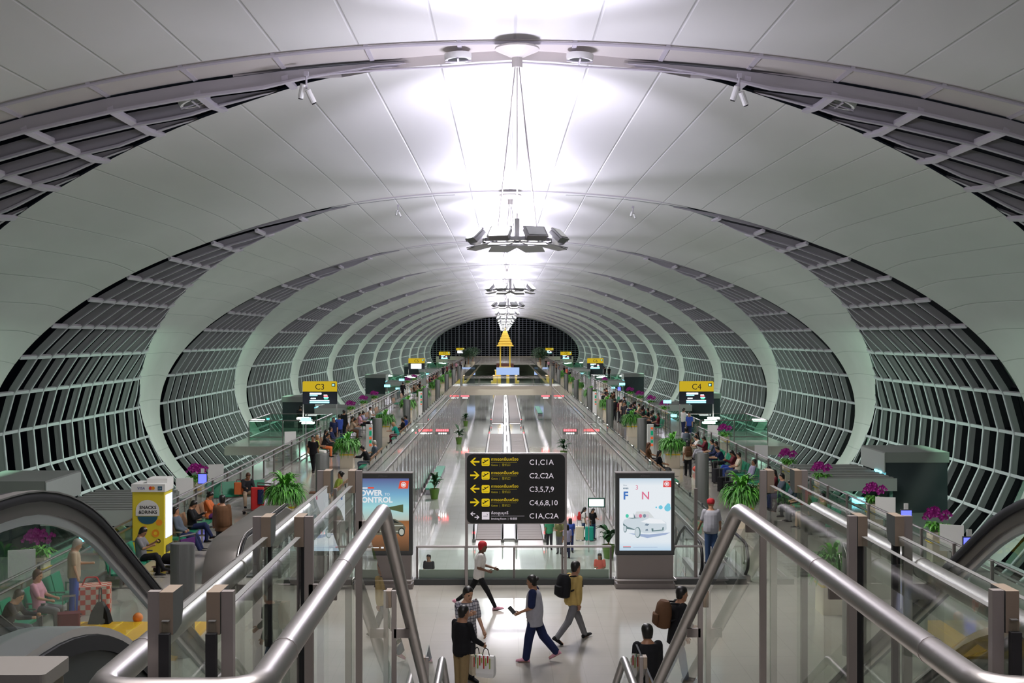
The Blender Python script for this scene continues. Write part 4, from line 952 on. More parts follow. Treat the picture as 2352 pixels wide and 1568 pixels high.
for s, sd, y in ((-1, 'left', 92), (1, 'right', 92), (-1, 'left', 146), (1, 'right', 146)):  # glowing panels added to imitate red reflections in the void glass
    x = s*5.0; t = thing('reflection_panel', (x, y, -1.45), 'glowing panel imitating red reflections under the %s edge of the void, %s' % (sd, 'nearer' if y < 100 else 'at the footbridge'), 'reflection panel', 'red reflection panels')
    m = MB(); m.box(-.68, .5, 0, .12, .06, .54); m.box(-.03, .03, .03, .09, .62, .95); m.build('casing', M['grey'], t); m = MB()  # body and hanger of the added reflection panel, no real casing
    for k in range(6): m.box(-.6+.17*k, -.47+.17*k, -.01, 0, .32, .48, 0)
    for k in range(4): m.box(-.4+.17*k, -.30+.17*k, -.01, 0, .12, .2, 1)
    m.build('reflection_glow', [M['red_led_and_reflection'], M['tube']], t)
# shrine
t = thing('golden_pavilion', (0, 258, LOW), 'golden tiered pavilion with four columns at the far end of the hall', 'pavilion')
m = MB()
for h0, h1, r_ in ((0, 1.2, 3.0), (1.2, 2.4, 2.6), (2.4, 3.6, 2.2)): m.box(-r_, r_, -r_, r_, h0, h1-.12); m.box(-r_-.1, r_+.1, -r_-.1, r_+.1, h1-.12, h1)
m.build('base', M['gold'], t)
m = MB()
for k, (r_, h) in enumerate(((1.75, .22), (1.5, .22), (1.3, .2))): m.box(-r_, r_, -r_, r_, 3.6+.25*k, 3.6+.25*k+h)
m.build('plinth', M['gold'], t)
for a in (-1.05, 1.05):
    for b_ in (-1.05, 1.05): m = MB(); m.lathe([(.22, 4.3), (.16, 4.6), (.15, 8.4), (.24, 8.8)], 12, (a, b_, 0)); m.build('column', M['gold'], t, True)
m = MB(); z = 8.8
for k, r_ in enumerate((1.85, 1.55, 1.3, 1.05, .8, .55)):
    m.loft([[Vector((sx_*q, sy_*q, zz)) for sx_, sy_ in ((-1, -1), (1, -1), (1, 1), (-1, 1))] for q, zz in ((r_, z), (r_+.02, z+.12), (r_*.72, z+.58))]); z += .56
m.tube([(0, 0, z-.1), (0, 0, z+1.1)], [.14, .02], 8); m.build('tiered_roof', M['gold'], t)
m = MB(); m.box(-1.9, 1.9, 1.9, 2.0, 3.7, 5.0); m.build('back_panel', mat('maroon_panel', (.10, .02, .015), .4), t)
for q, lb in ((-4.3, 'left'), (.3, 'middle'), (4.2, 'right')):
    t = thing('video_screen', (q*1.75, 236, LOW), 'pale blue lit screen in front of the golden pavilion, %s of three' % lb, 'screen', 'lit screens at the pavilion'); m = MB(); m.box(-1.5 if q != .3 else -2.3, 1.5 if q != .3 else 2.3, 0, .2, 3.2, 4.7); m.build('screen', E1((.45, .62, 1), 1.1), t)
    m = MB(); m.box(-1.4, -.3, .3, .6, 0, 3.3); m.box(.3, 1.4, .3, .6, 0, 3.3); m.build('dark_stand', M['dark'], t)
def tree(x, y, label):
    t = thing('potted_tree', (x, y, 0), label, 'tree', 'dark trees near the pavilion'); m = MB(); m.tube([(0, 0, 0), (.1, 0, 1.6), (0, .1, 3)], [.12, .1, .05], 6); m.build('trunk', M['wood'], t)
    m = MB(); r2 = random.Random(int(x*9)); 
    for k in range(420):
        a, b_ = r2.uniform(0, 6.28), math.acos(r2.uniform(-1, 1)); q = r2.uniform(.4, 1); c = (1.7*q*math.sin(b_)*math.cos(a), 1.7*q*math.sin(b_)*math.sin(a), 2.9+1.25*q*math.cos(b_)); frond(m, c, r2.uniform(0, 6.28), .5, .1, .2, .13, 0, 3)
    m.build('crown', M['darkleaf'], t); m = MB(); m.lathe([(.4, 0), (.55, .7)], 14); m.build('pot', M['cream'], t)
tree(-7.6, 240, 'dark round-crowned tree left of the golden pavilion'); tree(6.9, 232, 'dark round-crowned tree right of the golden pavilion')
tree(-7.4, 268, 'dark tree behind the left pavilion tree'); tree(7.6, 262, 'dark tree behind the right pavilion tree')
# ------------------------------------------------ people
def vx(a): return Matrix.Rotation(a, 3, 'X')
def skeleton(lean=0, hips=((0, 0), (0, 0)), arms=((0, .12, .15, 0), (0, .12, .15, 0)), head=(0, 0), seat=None, spread=.0):
    """joints of a 1.72 m figure facing +y; hips = (hip, knee) bend per side in degrees, arms = (forward, outward, elbow, inward)"""
    J = {}; P = Vector((0, 0, 0)); up = Vector((0, math.sin(R(lean)), math.cos(R(lean)))); fw = Vector((0, math.cos(R(lean)), -math.sin(R(lean))))
    J['pel'] = P; J['up'] = up; J['fw'] = fw; J['neck'] = P+up*.52
    hp, hy = head; hup = Matrix.Rotation(R(-hp), 3, 'X') @ up
    hfw = Matrix.Rotation(R(hy), 3, 'Z') @ Vector((0, math.cos(R(hp)), -math.sin(R(hp)))); hup = (hup-hfw*hup.dot(hfw)).normalized()
    J['hup'], J['hfw'] = hup, hfw; J['head'] = J['neck']+hup*.122+up*.018+hfw*.025
    for i, sd in ((0, -1), (1, 1)):
        h, k = hips[i]; H = P+Vector((sd*.085, 0, -.04)); a = R(h); b = R(h-k)
        sp = sd*spread
        K = H+Vector((sp*.43, math.sin(a)*.43, -math.cos(a)*.43)); A = K+Vector((0, math.sin(b)*.42, -math.cos(b)*.42))
        J['hip%d' % i], J['kn%d' % i], J['an%d' % i] = H, K, A
        fa = b*.75 if b < 0 else b*.4
        J['ft%d' % i] = Vector((sd*.15, math.cos(fa), math.sin(fa))).normalized()
        f, o, e, inw = arms[i]; S_ = J['neck']-up*.055+Vector((sd*.175, 0, 0)); a = R(f)+R(lean)*.0
        E_ = S_+Vector((sd*math.sin(o), math.sin(a)*math.cos(o), -math.cos(a)*math.cos(o)))*.29
        a2 = a+R(e); d = Vector((sd*(math.sin(o)-inw), math.sin(a2), -math.cos(a2))).normalized(); W_ = E_+d*.25
        J['sh%d' % i], J['el%d' % i], J['wr%d' % i], J['hd%d' % i] = S_, E_, W_, d
    z0 = (seat+.09) if seat is not None else -min(J['an0'].z, J['an1'].z)+.075
    for k in list(J):
        if k not in ('up', 'fw', 'hup', 'hfw', 'hd0', 'hd1', 'ft0', 'ft1'): J[k] = J[k]+Vector((0, 0, z0))
    return J
def ringpts(c, r, f, rx, ry, n=14): return [c+r*(rx*math.cos(2*math.pi*k/n))+f*(ry*math.sin(2*math.pi*k/n)) for k in range(n)]
def limb(m, pts, rad, n=10):
    m.ell(pts[0], (rad[0],)*3, n, 6); m.ell(pts[-1], (rad[-1],)*3, n, 6)
    P = []; Q = []
    for (a, b), (r0, r1) in zip(zip(pts, pts[1:]), zip(rad, rad[1:])):
        for t in (0, .5): P.append(Vector(a).lerp(Vector(b), t)); Q.append(r0+(r1-r0)*t)
    P.append(Vector(pts[-1])); Q.append(rad[-1]); m.tube(P, Q, n)
TORSO = {'m': [(-.12, .13, .105), (-.06, .168, .128), (.04, .170, .128), (.14, .165, .122), (.26, .178, .124), (.38, .190, .124), (.45, .176, .105), (.50, .115, .085), (.55, .062, .06)],
         'f': [(-.12, .135, .105), (-.06, .174, .125), (.04, .166, .118), (.14, .148, .108), (.26, .158, .12), (.36, .166, .128), (.45, .158, .095), (.50, .10, .074), (.54, .055, .053)],
         'b': [(-.12, .15, .12), (-.06, .190, .15), (.04, .195, .165), (.14, .188, .165), (.26, .190, .15), (.38, .195, .135), (.45, .178, .11), (.50, .105, .08), (.54, .06, .06)]}
X1 = Vector((1, 0, 0))
def torso(m, J, kind, t0, t1, grow):
    rows = [q for q in TORSO[kind] if t0 <= q[0] <= t1]
    m.loft([ringpts(J['pel']+J['up']*t, X1, J['fw'], rx+grow, ry+grow) for t, rx, ry in rows])
def remesh(m, vox, smooth=2):
    me = m.mesh('t', []); o = bpy.data.objects.new('t', me); COL.objects.link(o)
    rm = o.modifiers.new('r', 'REMESH'); rm.mode = 'VOXEL'; rm.voxel_size = vox; rm.use_smooth_shade = True
    if smooth: sm = o.modifiers.new('s', 'SMOOTH'); sm.iterations = smooth; sm.factor = .5
    out = bpy.data.meshes.new_from_object(o.evaluated_get(bpy.context.evaluated_depsgraph_get()))
    bpy.data.objects.remove(o); bpy.data.meshes.remove(me); return out
def hframe(J): f, u = J['hfw'], J['hup']; return f.cross(u).normalized(), f, u
SKIN_EYE = mat('eye_dark', (.01, .008, .007), .3); SKIN_LIP = mat('lip', (.28, .09, .07), .5)
CACHE = {}
def body_parts(key, J, kind, sleeve, legs, hair, hero, hands):
    if key in CACHE: return CACHE[key]
    v = .0105 if hero else .02; out = {}
    m = MB(); torso(m, J, kind, -.2, .6, 0)
    r, f, u = hframe(J); H = J['head']
    m.tube([J['neck']-J['up']*.02, J['neck']+J['up']*.05, H-u*.06], [.064, .058, .056], 10)
    rings = [(-.125, .030, .032, .045), (-.105, .048, .052, .03), (-.07, .060, .072, .014), (-.02, .069, .087, .004), (.03, .075, .095, 0), (.075, .071, .090, -.004), (.105, .054, .068, -.008), (.122, .02, .028, -.01)]
    m.loft([ringpts(H+u*z+f*o, r, f, rx*1.12, ry*1.06, 16) for z, rx, ry, o in rings])
    m.tube([H+f*.085+u*.02, H+f*.104-u*.022, H+f*.092-u*.035], [.010, .016, .011], 6)               # nose
    for s in (-1, 1): m.ell(H+r*(s*.075)-u*.01-f*.005, (.012, .02, .03), 6, 6)                        # ears
    m.tube([H+f*.080-r*.03-u*.058, H+f*.091-u*.060, H+f*.080+r*.03-u*.058], .009, 6)                  # mouth
    for s in (-1, 1): m.tube([H+f*.083+r*(s*.02)+u*.026, H+f*.078+r*(s*.048)+u*.026], .008, 6)        # brow
    for i in (0, 1):
        limb(m, [J['hip%d' % i], J['kn%d' % i]], [.086, .058]); kn, an = J['kn%d' % i], J['an%d' % i]
        limb(m, [kn, kn.lerp(an, .3)+(an-kn).cross(X1).normalized()*.0, an], [.054, .056, .036])
        F = J['ft%d' % i]; m.tube([an-F*.05-Vector((0, 0, .04)), an+F*.06-Vector((0, 0, .045)), an+F*.17-Vector((0, 0, .055))], [.038, .042, .03], 8)
        limb(m, [J['sh%d' % i], J['el%d' % i]], [.054, .040]); limb(m, [J['el%d' % i], J['wr%d' % i]], [.040, .027])
        d = J['hd%d' % i]; w_ = J['wr%d' % i]
        m.tube([w_-d*.01, w_+d*.04, w_+d*.09], [.026, .038, .034], 8)
    out['body'] = remesh(m, v)
    if hands:
        fm = MB(); fm.v = [tuple(q.co) for q in out['body'].vertices]; fm.f = [tuple(p.vertices) for p in out['body'].polygons]; fm.m = [0]*len(fm.f)
        for i, sd in ((0, -1), (1, 1)):
            d = J['hd%d' % i]; w_ = J['wr%d' % i]; a = d.cross(Vector((1, 0, 0))); a = a.normalized() if a.length > .1 else Vector((0, 1, 0)); c = d.cross(a)
            for q, (off, L) in enumerate(((-.027, .062), (-.009, .075), (.009, .070), (.026, .055))):
                b0 = w_+d*.085+a*off; b1 = b0+d*L*.55+c*(.012*sd); b2 = b1+d*L*.32+c*(.028*sd); fm.tube([b0, b1, b2], [.0095, .009, .007], 6)
            b0 = w_+d*.03-a*.03; b1 = b0+d*.035-a*.025+c*.01*sd; b2 = b1+d*.03-a*.004+c*.012*sd; fm.tube([b0, b1, b2], [.012, .011, .008], 6)
        bpy.data.meshes.remove(out['body']); out['body'] = fm.mesh('person', []); out['body'].polygons.foreach_set('use_smooth', [True]*len(fm.f))
    me = out['body']; me.name = 'person'; me.materials.clear(); me.materials.append(None); me.materials.append(SKIN_EYE); me.materials.append(SKIN_LIP)
    eyes = [H+f*.083+r*(s*.034)+u*.006 for s in (-1, 1)]; lip = H+f*.094-u*.062
    for p in me.polygons:
        c = p.center
        if (c-H).length < .13:
            if min((c-e).length for e in eyes) < .0145: p.material_index = 1
            elif abs((c-lip).dot(u)) < .009 and abs((c-lip).dot(r)) < .028 and (c-H).dot(f) > .075: p.material_index = 2
    # top
    m = MB(); torso(m, J, kind, -.13 if legs != 'dress' else -.2, .505, .017 if sleeve != 'coat' else .03)
    if sleeve in ('shirt', 'coat', 'long', 'loose'):
        pp = J['pel']+J['up']*-.13; q = J['pel']+J['up']*.02
    k = {'short': .75, 'long': 2, 'coat': 2, 'loose': .8}[sleeve]; g = {'short': .016, 'long': .013, 'coat': .022, 'loose': .019}[sleeve]
    if sleeve in ('coat', 'loose'):
        m.loft([ringpts(J['pel']+J['up']*t, X1, J['fw'], rx, ry) for t, rx, ry in ((-.22, .205, .165), (-.06, .20, .16), (.14, .178, .14), (.3, .17, .12))])
    for i in (0, 1):
        s_, e_, w_ = J['sh%d' % i], J['el%d' % i], J['wr%d' % i]
        if k < 1: limb(m, [s_, s_.lerp(e_, k)], [.054+g, .046+g])
        else: limb(m, [s_, e_], [.054+g, .043+g]); limb(m, [e_, e_.lerp(w_, .95)], [.043+g, .034+g*.8])
    out['shirt'] = remesh(m, v*1.05)
    m = MB(); torso(m, J, kind, -.2, .05, .012)
    for i in (0, 1):
        h, kn, an = J['hip%d' % i], J['kn%d' % i], J['an%d' % i]
        if legs == 'shorts': limb(m, [h, h.lerp(kn, .8)], [.10, .085])
        elif legs == 'skirt': pass
        else:
            wd = .030 if legs == 'wide' else .0 if legs == 'slim' else .014
            limb(m, [h, kn], [.088+wd*.6, .066+wd]); limb(m, [kn, kn.lerp(an, .96)], [.064+wd, .048+wd])
    if legs == 'skirt': a = J['pel']; b = (J['kn0']+J['kn1'])/2; m.loft([ringpts(a.lerp(b, t), X1, Vector((0, 1, 0)), .17+.05*t, .13+.05*t) for t in (-.1, .3, .7, 1.1)])
    out['trousers'] = remesh(m, v*1.05)
    for i in (0, 1):
        m = MB(); an = J['an%d' % i]; F = J['ft%d' % i]; sdv = F.cross(Vector((0, 0, 1))).normalized(); upv = sdv.cross(F)
        m.loft([ringpts(an+F*y_-upv*(.075-h/2), sdv, upv, w_, h/2, 10) for y_, w_, h in ((-.085, .02, .04), (-.07, .038, .085), (-.02, .042, .10), (.06, .046, .085), (.13, .05, .06), (.18, .042, .05), (.205, .02, .03))])
        out['shoe%d' % i] = m.mesh('shoe', [None], True)
    m = MB()
    if hair == 'turban':
        m.loft([ringpts(H+u*z-f*.012, r, f, rx, ry, 16) for z, rx, ry in ((-.0, .08, .10), (.02, .098, .118), (.07, .108, .125), (.12, .098, .112), (.15, .06, .07), (.155, .02, .02))])
    else:
        nx = 16; rows = []
        for z, rx, ry, o in ((-.075, .060, .04, -.055), (-.03, .077, .072, -.030), (.02, .084, .092, -.020), (.06, .085, .098, -.012), (.10, .075, .088, -.008), (.128, .05, .06, -.01), (.14, .015, .02, -.01)):
            rows.append(ringpts(H+u*z*1.03+f*o, r, f, rx*1.10, ry*1.05, nx))
        m.loft(rows)
        if hair == 'long': m.loft([ringpts(H+u*z+f*o, r, f, rx, ry, nx) for z, rx, ry, o in ((.09, .07, .08, -.02), (.0, .088, .07, -.045), (-.10, .092, .055, -.06), (-.22, .085, .04, -.075), (-.30, .06, .025, -.08))])
        if hair == 'bun': m.ell(H-f*.105+u*.05, (.05, .05, .05), 10, 8)
        if hair == 'cap': m.loft([ringpts(H+u*z-f*.005, r, f, rx, ry, nx) for z, rx, ry in ((.035, .088, .108), (.08, .086, .105), (.125, .06, .075), (.14, .02, .02))])
    out['hair'] = m.mesh('hair', [None], True)
    for k2 in ('shirt', 'trousers'): out[k2].name = k2; out[k2].materials.clear(); out[k2].materials.append(None)
    CACHE[key] = out; return out
CM = {}
COLS = dict(black=(.012, .012, .014), dark=(.03, .03, .035), navy=(.015, .022, .07), blue=(.04, .08, .35), jeans=(.04, .075, .16), grey=(.16, .16, .17), lgrey=(.36, .36, .40), white=(.70, .68, .66), cream=(.62, .55, .42), beige=(.46, .34, .24), khaki=(.28, .20, .10), yellow=(.55, .40, .10), mustard=(.50, .36, .12), red=(.5, .03, .03), maroon=(.13, .02, .03), pink=(.60, .30, .38), coral=(.75, .16, .12), orange=(.62, .16, .05), green=(.05, .28, .14), olive=(.16, .17, .07), lime=(.30, .38, .06), teal=(.02, .32, .24), purple=(.10, .03, .14), brown=(.12, .06, .03), lilac=(.36, .34, .48), slate=(.09, .11, .14))
def cloth(c):
    if c == 'plaid' and c not in CM:
        m = mat('cloth_plaid', (.6, .6, .6), .8); nt = m.node_tree; tc = nt.nodes.new('ShaderNodeTexCoord'); br = nt.nodes.new('ShaderNodeTexBrick'); br.offset = 0; br.inputs['Scale'].default_value = 16; br.inputs['Mortar Size'].default_value = .09; br.inputs['Brick Width'].default_value = 1; br.inputs['Row Height'].default_value = .9
        br.inputs['Color1'].default_value = (.62, .60, .62, 1); br.inputs['Color2'].default_value = (.30, .30, .34, 1); br.inputs['Mortar'].default_value = (.05, .05, .07, 1); mp = nt.nodes.new('ShaderNodeMapping'); mp.inputs['Rotation'].default_value = (R(90), 0, 0); nt.links.new(tc.outputs['Object'], mp.inputs[0]); nt.links.new(mp.outputs[0], br.inputs[0]); nt.links.new(br.outputs[0], nt.nodes['Principled BSDF'].inputs['Base Color']); CM[c] = m
    if c not in CM: CM[c] = mat('cloth_'+c, COLS[c], .8, spec=.2, noise=.12, nscale=14)
    return CM[c]
SK_ = [mat('skin_light', (.52, .29, .18), .5), mat('skin_tan', (.36, .18, .10), .5), mat('skin_dark', (.14, .065, .035), .5)]
HAIRC = {'k': mat('hair_black', (.010, .008, .007), .4), 'b': mat('hair_brown', (.09, .035, .015), .45), 'g': mat('hair_grey', (.42, .38, .33), .5), 'r': mat('headwear_red', (.42, .01, .02), .7), 'o': mat('hair_ginger', (.35, .12, .04), .5), 'y': mat('headscarf_tan', (.40, .24, .12), .7)}
def setm(o, m, i=0): o.material_slots[i].link = 'OBJECT'; o.material_slots[i].material = m
NOHIP = ((0, 0), (0, 0))
POSES = {
 'stand': dict(hips=((2, 2), (-2, 2)), arms=((2, .12, 10, .05), (2, .12, 10, .05))),
 'standfold': dict(hips=((3, 4), (-2, 2)), arms=((15, .15, 75, .6), (20, .12, 80, .6)), head=(10, 0)),
 'standphone': dict(hips=((3, 4), (-2, 2)), arms=((20, .1, 70, .3), (5, .12, 12, .1)), head=(22, 0)),
 'walk': dict(lean=4, hips=((26, 8), (-18, 14)), arms=((-18, .1, 14, 0), (22, .1, 22, .1)), head=(4, 0)),
 'walkb': dict(lean=4, hips=((-20, 30), (22, 4)), arms=((20, .1, 30, .1), (-20, .1, 12, 0)), head=(3, 0)),
 'sit': dict(lean=-8, hips=((84, 86), (84, 84)), arms=((28, .12, 48, .35), (28, .12, 48, .35)), head=(8, 0), seat=.46, spread=.12),
 'sitlean': dict(lean=22, hips=((84, 92), (84, 80)), arms=((35, .1, 55, .3), (38, .1, 50, .3)), head=(25, 0), seat=.46, spread=.18),
 'sitback': dict(lean=-20, hips=((78, 55), (76, 50)), arms=((15, .15, 50, .5), (15, .15, 50, .5)), head=(-6, 12), seat=.44, spread=.10),
 'sitphone': dict(lean=-4, hips=((86, 88), (100, 70)), arms=((35, .1, 85, .35), (30, .1, 80, .3)), head=(28, 0), seat=.46, spread=.08),
 'sitturn': dict(lean=0, hips=((84, 86), (84, 90)), arms=((20, .2, 60, .3), (45, .2, 40, .1)), head=(6, -40), seat=.46, spread=.15)}
NPEOPLE = 0
def person(x, y, face, pose, top, leg, label, h=1.70, z=0, skin=1, hair='short', hc='k', sleeve='short', legs='normal', kind='m', shoe='black', hero=False, custom=None, group=None):
    """face = direction looked at, degrees, 0 = away from the viewer (+y), 90 = to the left, -90 = to the right"""
    J = skeleton(**(custom or POSES[pose])); key = (pose if custom is None else label, kind, sleeve, legs, hair, hero)
    P = body_parts(key, J, kind, sleeve, legs, hair, hero, hero)
    o = link('person', P['body'], None, (x, y, z), R(face), label, 'person', group); s = h/1.72
    if POSES.get(pose, {}).get('seat') and custom is None: s = .97+.04*(s-1)*5*.2
    o.scale = (s, s, s); setm(o, SK_[skin])
    for part, m in (('shirt', cloth(top)), ('trousers', cloth(leg)), ('shoe0', cloth(shoe)), ('shoe1', cloth(shoe)), ('hair', HAIRC[hc])):
        c = link(part.rstrip('01') if not (part == 'hair' and hair in ('turban', 'cap')) else 'headwear', P[part], o); setm(c, m)
        if part == 'trousers' and legs in ('shorts', 'skirt'): c.name = legs
    o['_J'] = 0; del o['_J']; o_s[o.name] = (J, s); return o
o_s = {}
def world(o, key, off=(0, 0, 0)):
    J, s = o_s[o.name]; return Matrix.Translation(o.location) @ Matrix.Rotation(o.rotation_euler[2], 4, 'Z') @ ((J[key]+Vector(off))*s)
def backpack(o, col, label, big=1.0):
    J, s = o_s[o.name]; c = J['pel']+J['up']*.30-J['fw']*(.15+.11*big); t = thing('backpack', o.location, label, 'backpack', None, o.rotation_euler[2])
    m = MB(); m.loft([ringpts(c+J['up']*zz, X1, J['fw'], rx*big, ry*big, 14) for zz, rx, ry in ((-.25, .10, .07), (-.22, .155, .11), (0, .165, .12), (.16, .15, .10), (.23, .10, .06))]); m.build('sack', cloth(col), t, True)
    m = MB(); m.loft([ringpts(c-J['fw']*.11*big+J['up']*zz, X1, J['fw'], .11*big, ry, 12) for zz, ry in ((-.2, .02), (-.17, .045), (-.02, .045), (.0, .02))]); m.build('front_pocket', cloth(col), t, True)
    for sd in (-1, 1):
        m = MB(); m.tube([c+X1*(sd*.10)+J['up']*.2+J['fw']*.08, J['neck']-J['up']*.02+X1*(sd*.10)-J['fw']*.05, J['neck']-J['up']*.06+X1*(sd*.12)+J['fw']*.10, J['pel']+J['up']*.3+X1*(sd*.15)+J['fw']*.12, c+X1*(sd*.14)-J['up']*.1+J['fw']*.1], .018, 6); m.build('strap', cloth('black'), t)
    t.scale = o.scale; return t
def carrybag(loc, label, col, w=.34, h=.38, d=.16, name='shopping_bag', prints=None, rz=0):
    t = thing(name, loc, label, 'bag', None, rz); m = MB(); m.loft([[Vector((sx_*w/2*k, sy_*d/2*k2, z)) for sx_, sy_ in ((-1, -1), (1, -1), (1, 1), (-1, 1))] for z, k, k2 in ((-h-.12, .92, .9), (-h-.05, 1, 1), (-.16, .98, .7), (-.12, .9, .5))]); m.build('bag_body', col, t)
    m = MB(); m.tube(arcs([(-w*.2, 0, -.13), (-w*.1, 0, 0), (w*.1, 0, 0), (w*.2, 0, -.13)], .04), .008, 6); m.build('handle', M['black'], t)
    if prints:
        m = MB()
        for k in range(7): m.box(-w*.4+w*.11*k, -w*.34+w*.11*k, -d*.5-.012, -d*.5-.008, -h*.9+.05*(k % 3), -h*.4+.04*(k % 2), k % 2)
        m.build('print', prints, t)
    return t
def suitcase(x, y, z, col, label, h=.62, rz=0):
    t = thing('suitcase', (x, y, z), label, 'suitcase', None, R(rz)); m = MB(); m.bbox(-.22, .22, -.14, .14, .05, h, .06); m.build('shell', cloth(col), t)
    m = MB()
    for q in (-.12, .12): m.tube([(q, .1, h), (q, .1, h+.32)], .01, 6)
    m.box(-.13, .13, .085, .115, h+.3, h+.335); m.build('pull_handle', M['steel'], t)
    for q in (-.16, .16): m = MB(); m.tube([(q-.02, 0, .04), (q+.02, 0, .04)], .04, 10); m.build('wheel', M['black'], t)
    return t
# ---- walkers on the landing
p = person(PX(1100, 26.8), 26.8, -90, 'w1', 'white', 'black', 'person in white t-shirt and black leggings with red headwear striding to the right', 1.62, 0, 2, 'cap', 'r', 'short', 'slim', 'f', 'pink', True,
           dict(lean=6, hips=((-30, 22), (30, 4)), arms=((12, .1, 62, .25), (-12, .1, 80, .45)), head=(4, 0)))
p = person(PX(1072, 21.2), 21.2, -150, 'w2', 'plaid', 'dark', 'person in patterned grey shirt with arm across the chest, facing the viewer', 1.68, 0, 0, 'short', 'k', 'loose', 'normal', 'm', 'black', True,
           dict(lean=0, hips=((3, 3), (-3, 3)), arms=((8, .2, 25, .1), (35, .25, 85, .7)), head=(10, 5)))
t = thing('shoulder_bag', (0, 0, 0), 'dark strap bag hanging at the hip of the person in patterned grey shirt', 'bag'); a = world(p, 'sh0'); b_ = world(p, 'hip0') 
m = MB(); m.tube([a+Vector((.02, -.02, .08)), a+Vector((-.10, -.14, -.25)), b_+Vector((-.16, -.14, .0))], .012, 6); m.build('strap', cloth('brown'), t); m = MB(); m.bbox(-.14, .14, -.06, .06, -.22, .04, .03, M=Matrix.Translation(b_+Vector((-.18, -.14, 0)))); m.build('bag_body', cloth('brown'), t)
p = person(PX(1060, 20), 20, -40, 'w3', 'black', 'khaki', 'person in black jumper and khaki trousers carrying a shopping bag, back turned', 1.60, 0, 1, 'short', 'k', 'long', 'normal', 'm', 'black', True,
           dict(lean=2, hips=((2, 3), (-3, 3)), arms=((4, .12, 12, .05), (18, .15, 40, .1)), head=(4, -25)))
carrybag(world(p, 'wr1')+Vector((.06, -.02, -.06)), 'white printed shopping bag held by the person in black jumper', M['white'], .32, .36, .16, 'shopping_bag', [cloth('lime'), cloth('red')], R(-15))
carrybag(world(p, 'wr1')+Vector((-.10, .20, -.10)), 'cream shopping bag just behind the white printed bag', cloth('cream'), .26, .34, .14, 'shopping_bag', [cloth('red'), cloth('green')], R(30))
p = person(PX(1228, 22.5), 22.5, 80, 'w4', 'lgrey', 'navy', 'person in pale grey polo with navy sleeves and navy trousers walking left with a phone', 1.63, 0, 1, 'bun', 'k', 'loose', 'wide', 'b', 'pink', True,
           dict(lean=2, hips=((14, 6), (-22, 18)), arms=((4, .12, 62, .15), (0, .1, 22, .1)), head=(6, 0)))
J, s = o_s[p.name]; m = MB()
for i in (0, 1): limb(m, [J['sh%d' % i], J['sh%d' % i].lerp(J['el%d' % i], .82)], [.087, .080])
m.ell(J['neck']-J['up']*.04, (.125, .09, .05), 12, 8); c = link('sleeves', remesh(m, .0115), p); c.data.materials.clear(); c.data.materials.append(cloth('navy')); c['label'] = 'navy sleeves and collar'
m = MB(); q = J['pel']+J['up']*.22; m.ell(q+J['fw']*.145+X1*.02, (.022, .02, .14), 8, 8); c = m.build('lanyard', cloth('yellow'), p)
hd = world(p, 'wr0')+Vector((-.16, -.02, .05)); t = thing('phone', hd, 'black phone in the hand of the person in pale grey polo', 'phone'); m = MB(); m.bbox(-.04, .04, -.006, .006, -.08, .08, .004, M=rot('Y', -40)); m.build('case', M['black'], t); m = MB(); m.box(-.034, .034, -.008, -.006, -.07, .07, M=rot('Y', -40)); m.build('screen', M['dark'], t)
p = person(PX(1316, 24), 24, -55, 'w5', 'mustard', 'grey', 'person in yellow shirt and grey trousers walking to the right with a black backpack', 1.68, 0, 1, 'short', 'k', 'long', 'normal', 'b', 'black', True,
           dict(lean=5, hips=((30, 6), (-26, 20)), arms=((12, .1, 20, .1), (-14, .1, 20, .1)), head=(2, -10)))
backpack(p, 'black', 'black backpack on the person in yellow shirt', 1.15)
p = person(PX(1556, 21), 21, -80, 'w6', 'black', 'jeans', 'person in black jacket looking right beside the right stair rail, with a brown backpack', 1.73, 0, 1, 'short', 'k', 'coat', 'normal', 'm', 'black', True,
           dict(lean=6, hips=((16, 6), (-14, 12)), arms=((20, .1, 30, .1), (-8, .1, 30, .1)), head=(4, 0)))
backpack(p, 'brown', 'large brown backpack on the person in black jacket', 1.25)
p = person(PX(1488, 18.3), 18.3, 12, 'w7', 'black', 'black', 'person in black suit jacket seen from behind at the foot of the stair', 1.70, 0, 1, 'short', 'k', 'coat', 'normal', 'm', 'black', True, dict(hips=((10, 4), (-10, 8)), arms=((2, .1, 12, .0), (6, .1, 14, .0)), head=(2, 0)))
m = MB(); J, s = o_s[p.name]; m.tube([J['neck']-J['up']*.03, J['neck']+J['up']*.012], [.085, .062], 12); m.build('collar', cloth('white'), p, True)
p = person(PX(1634, 32), 32, 0, 'w8', 'lgrey', 'jeans', 'person in grey t-shirt, jeans and red turban stepping onto the dark escalator', 1.76, 0, 1, 'turban', 'r', 'short', 'normal', 'b', 'black', True, dict(hips=((3, 3), (-2, 3)), arms=((8, .25, 35, .1), (8, .25, 35, .1)), head=(8, 0)))
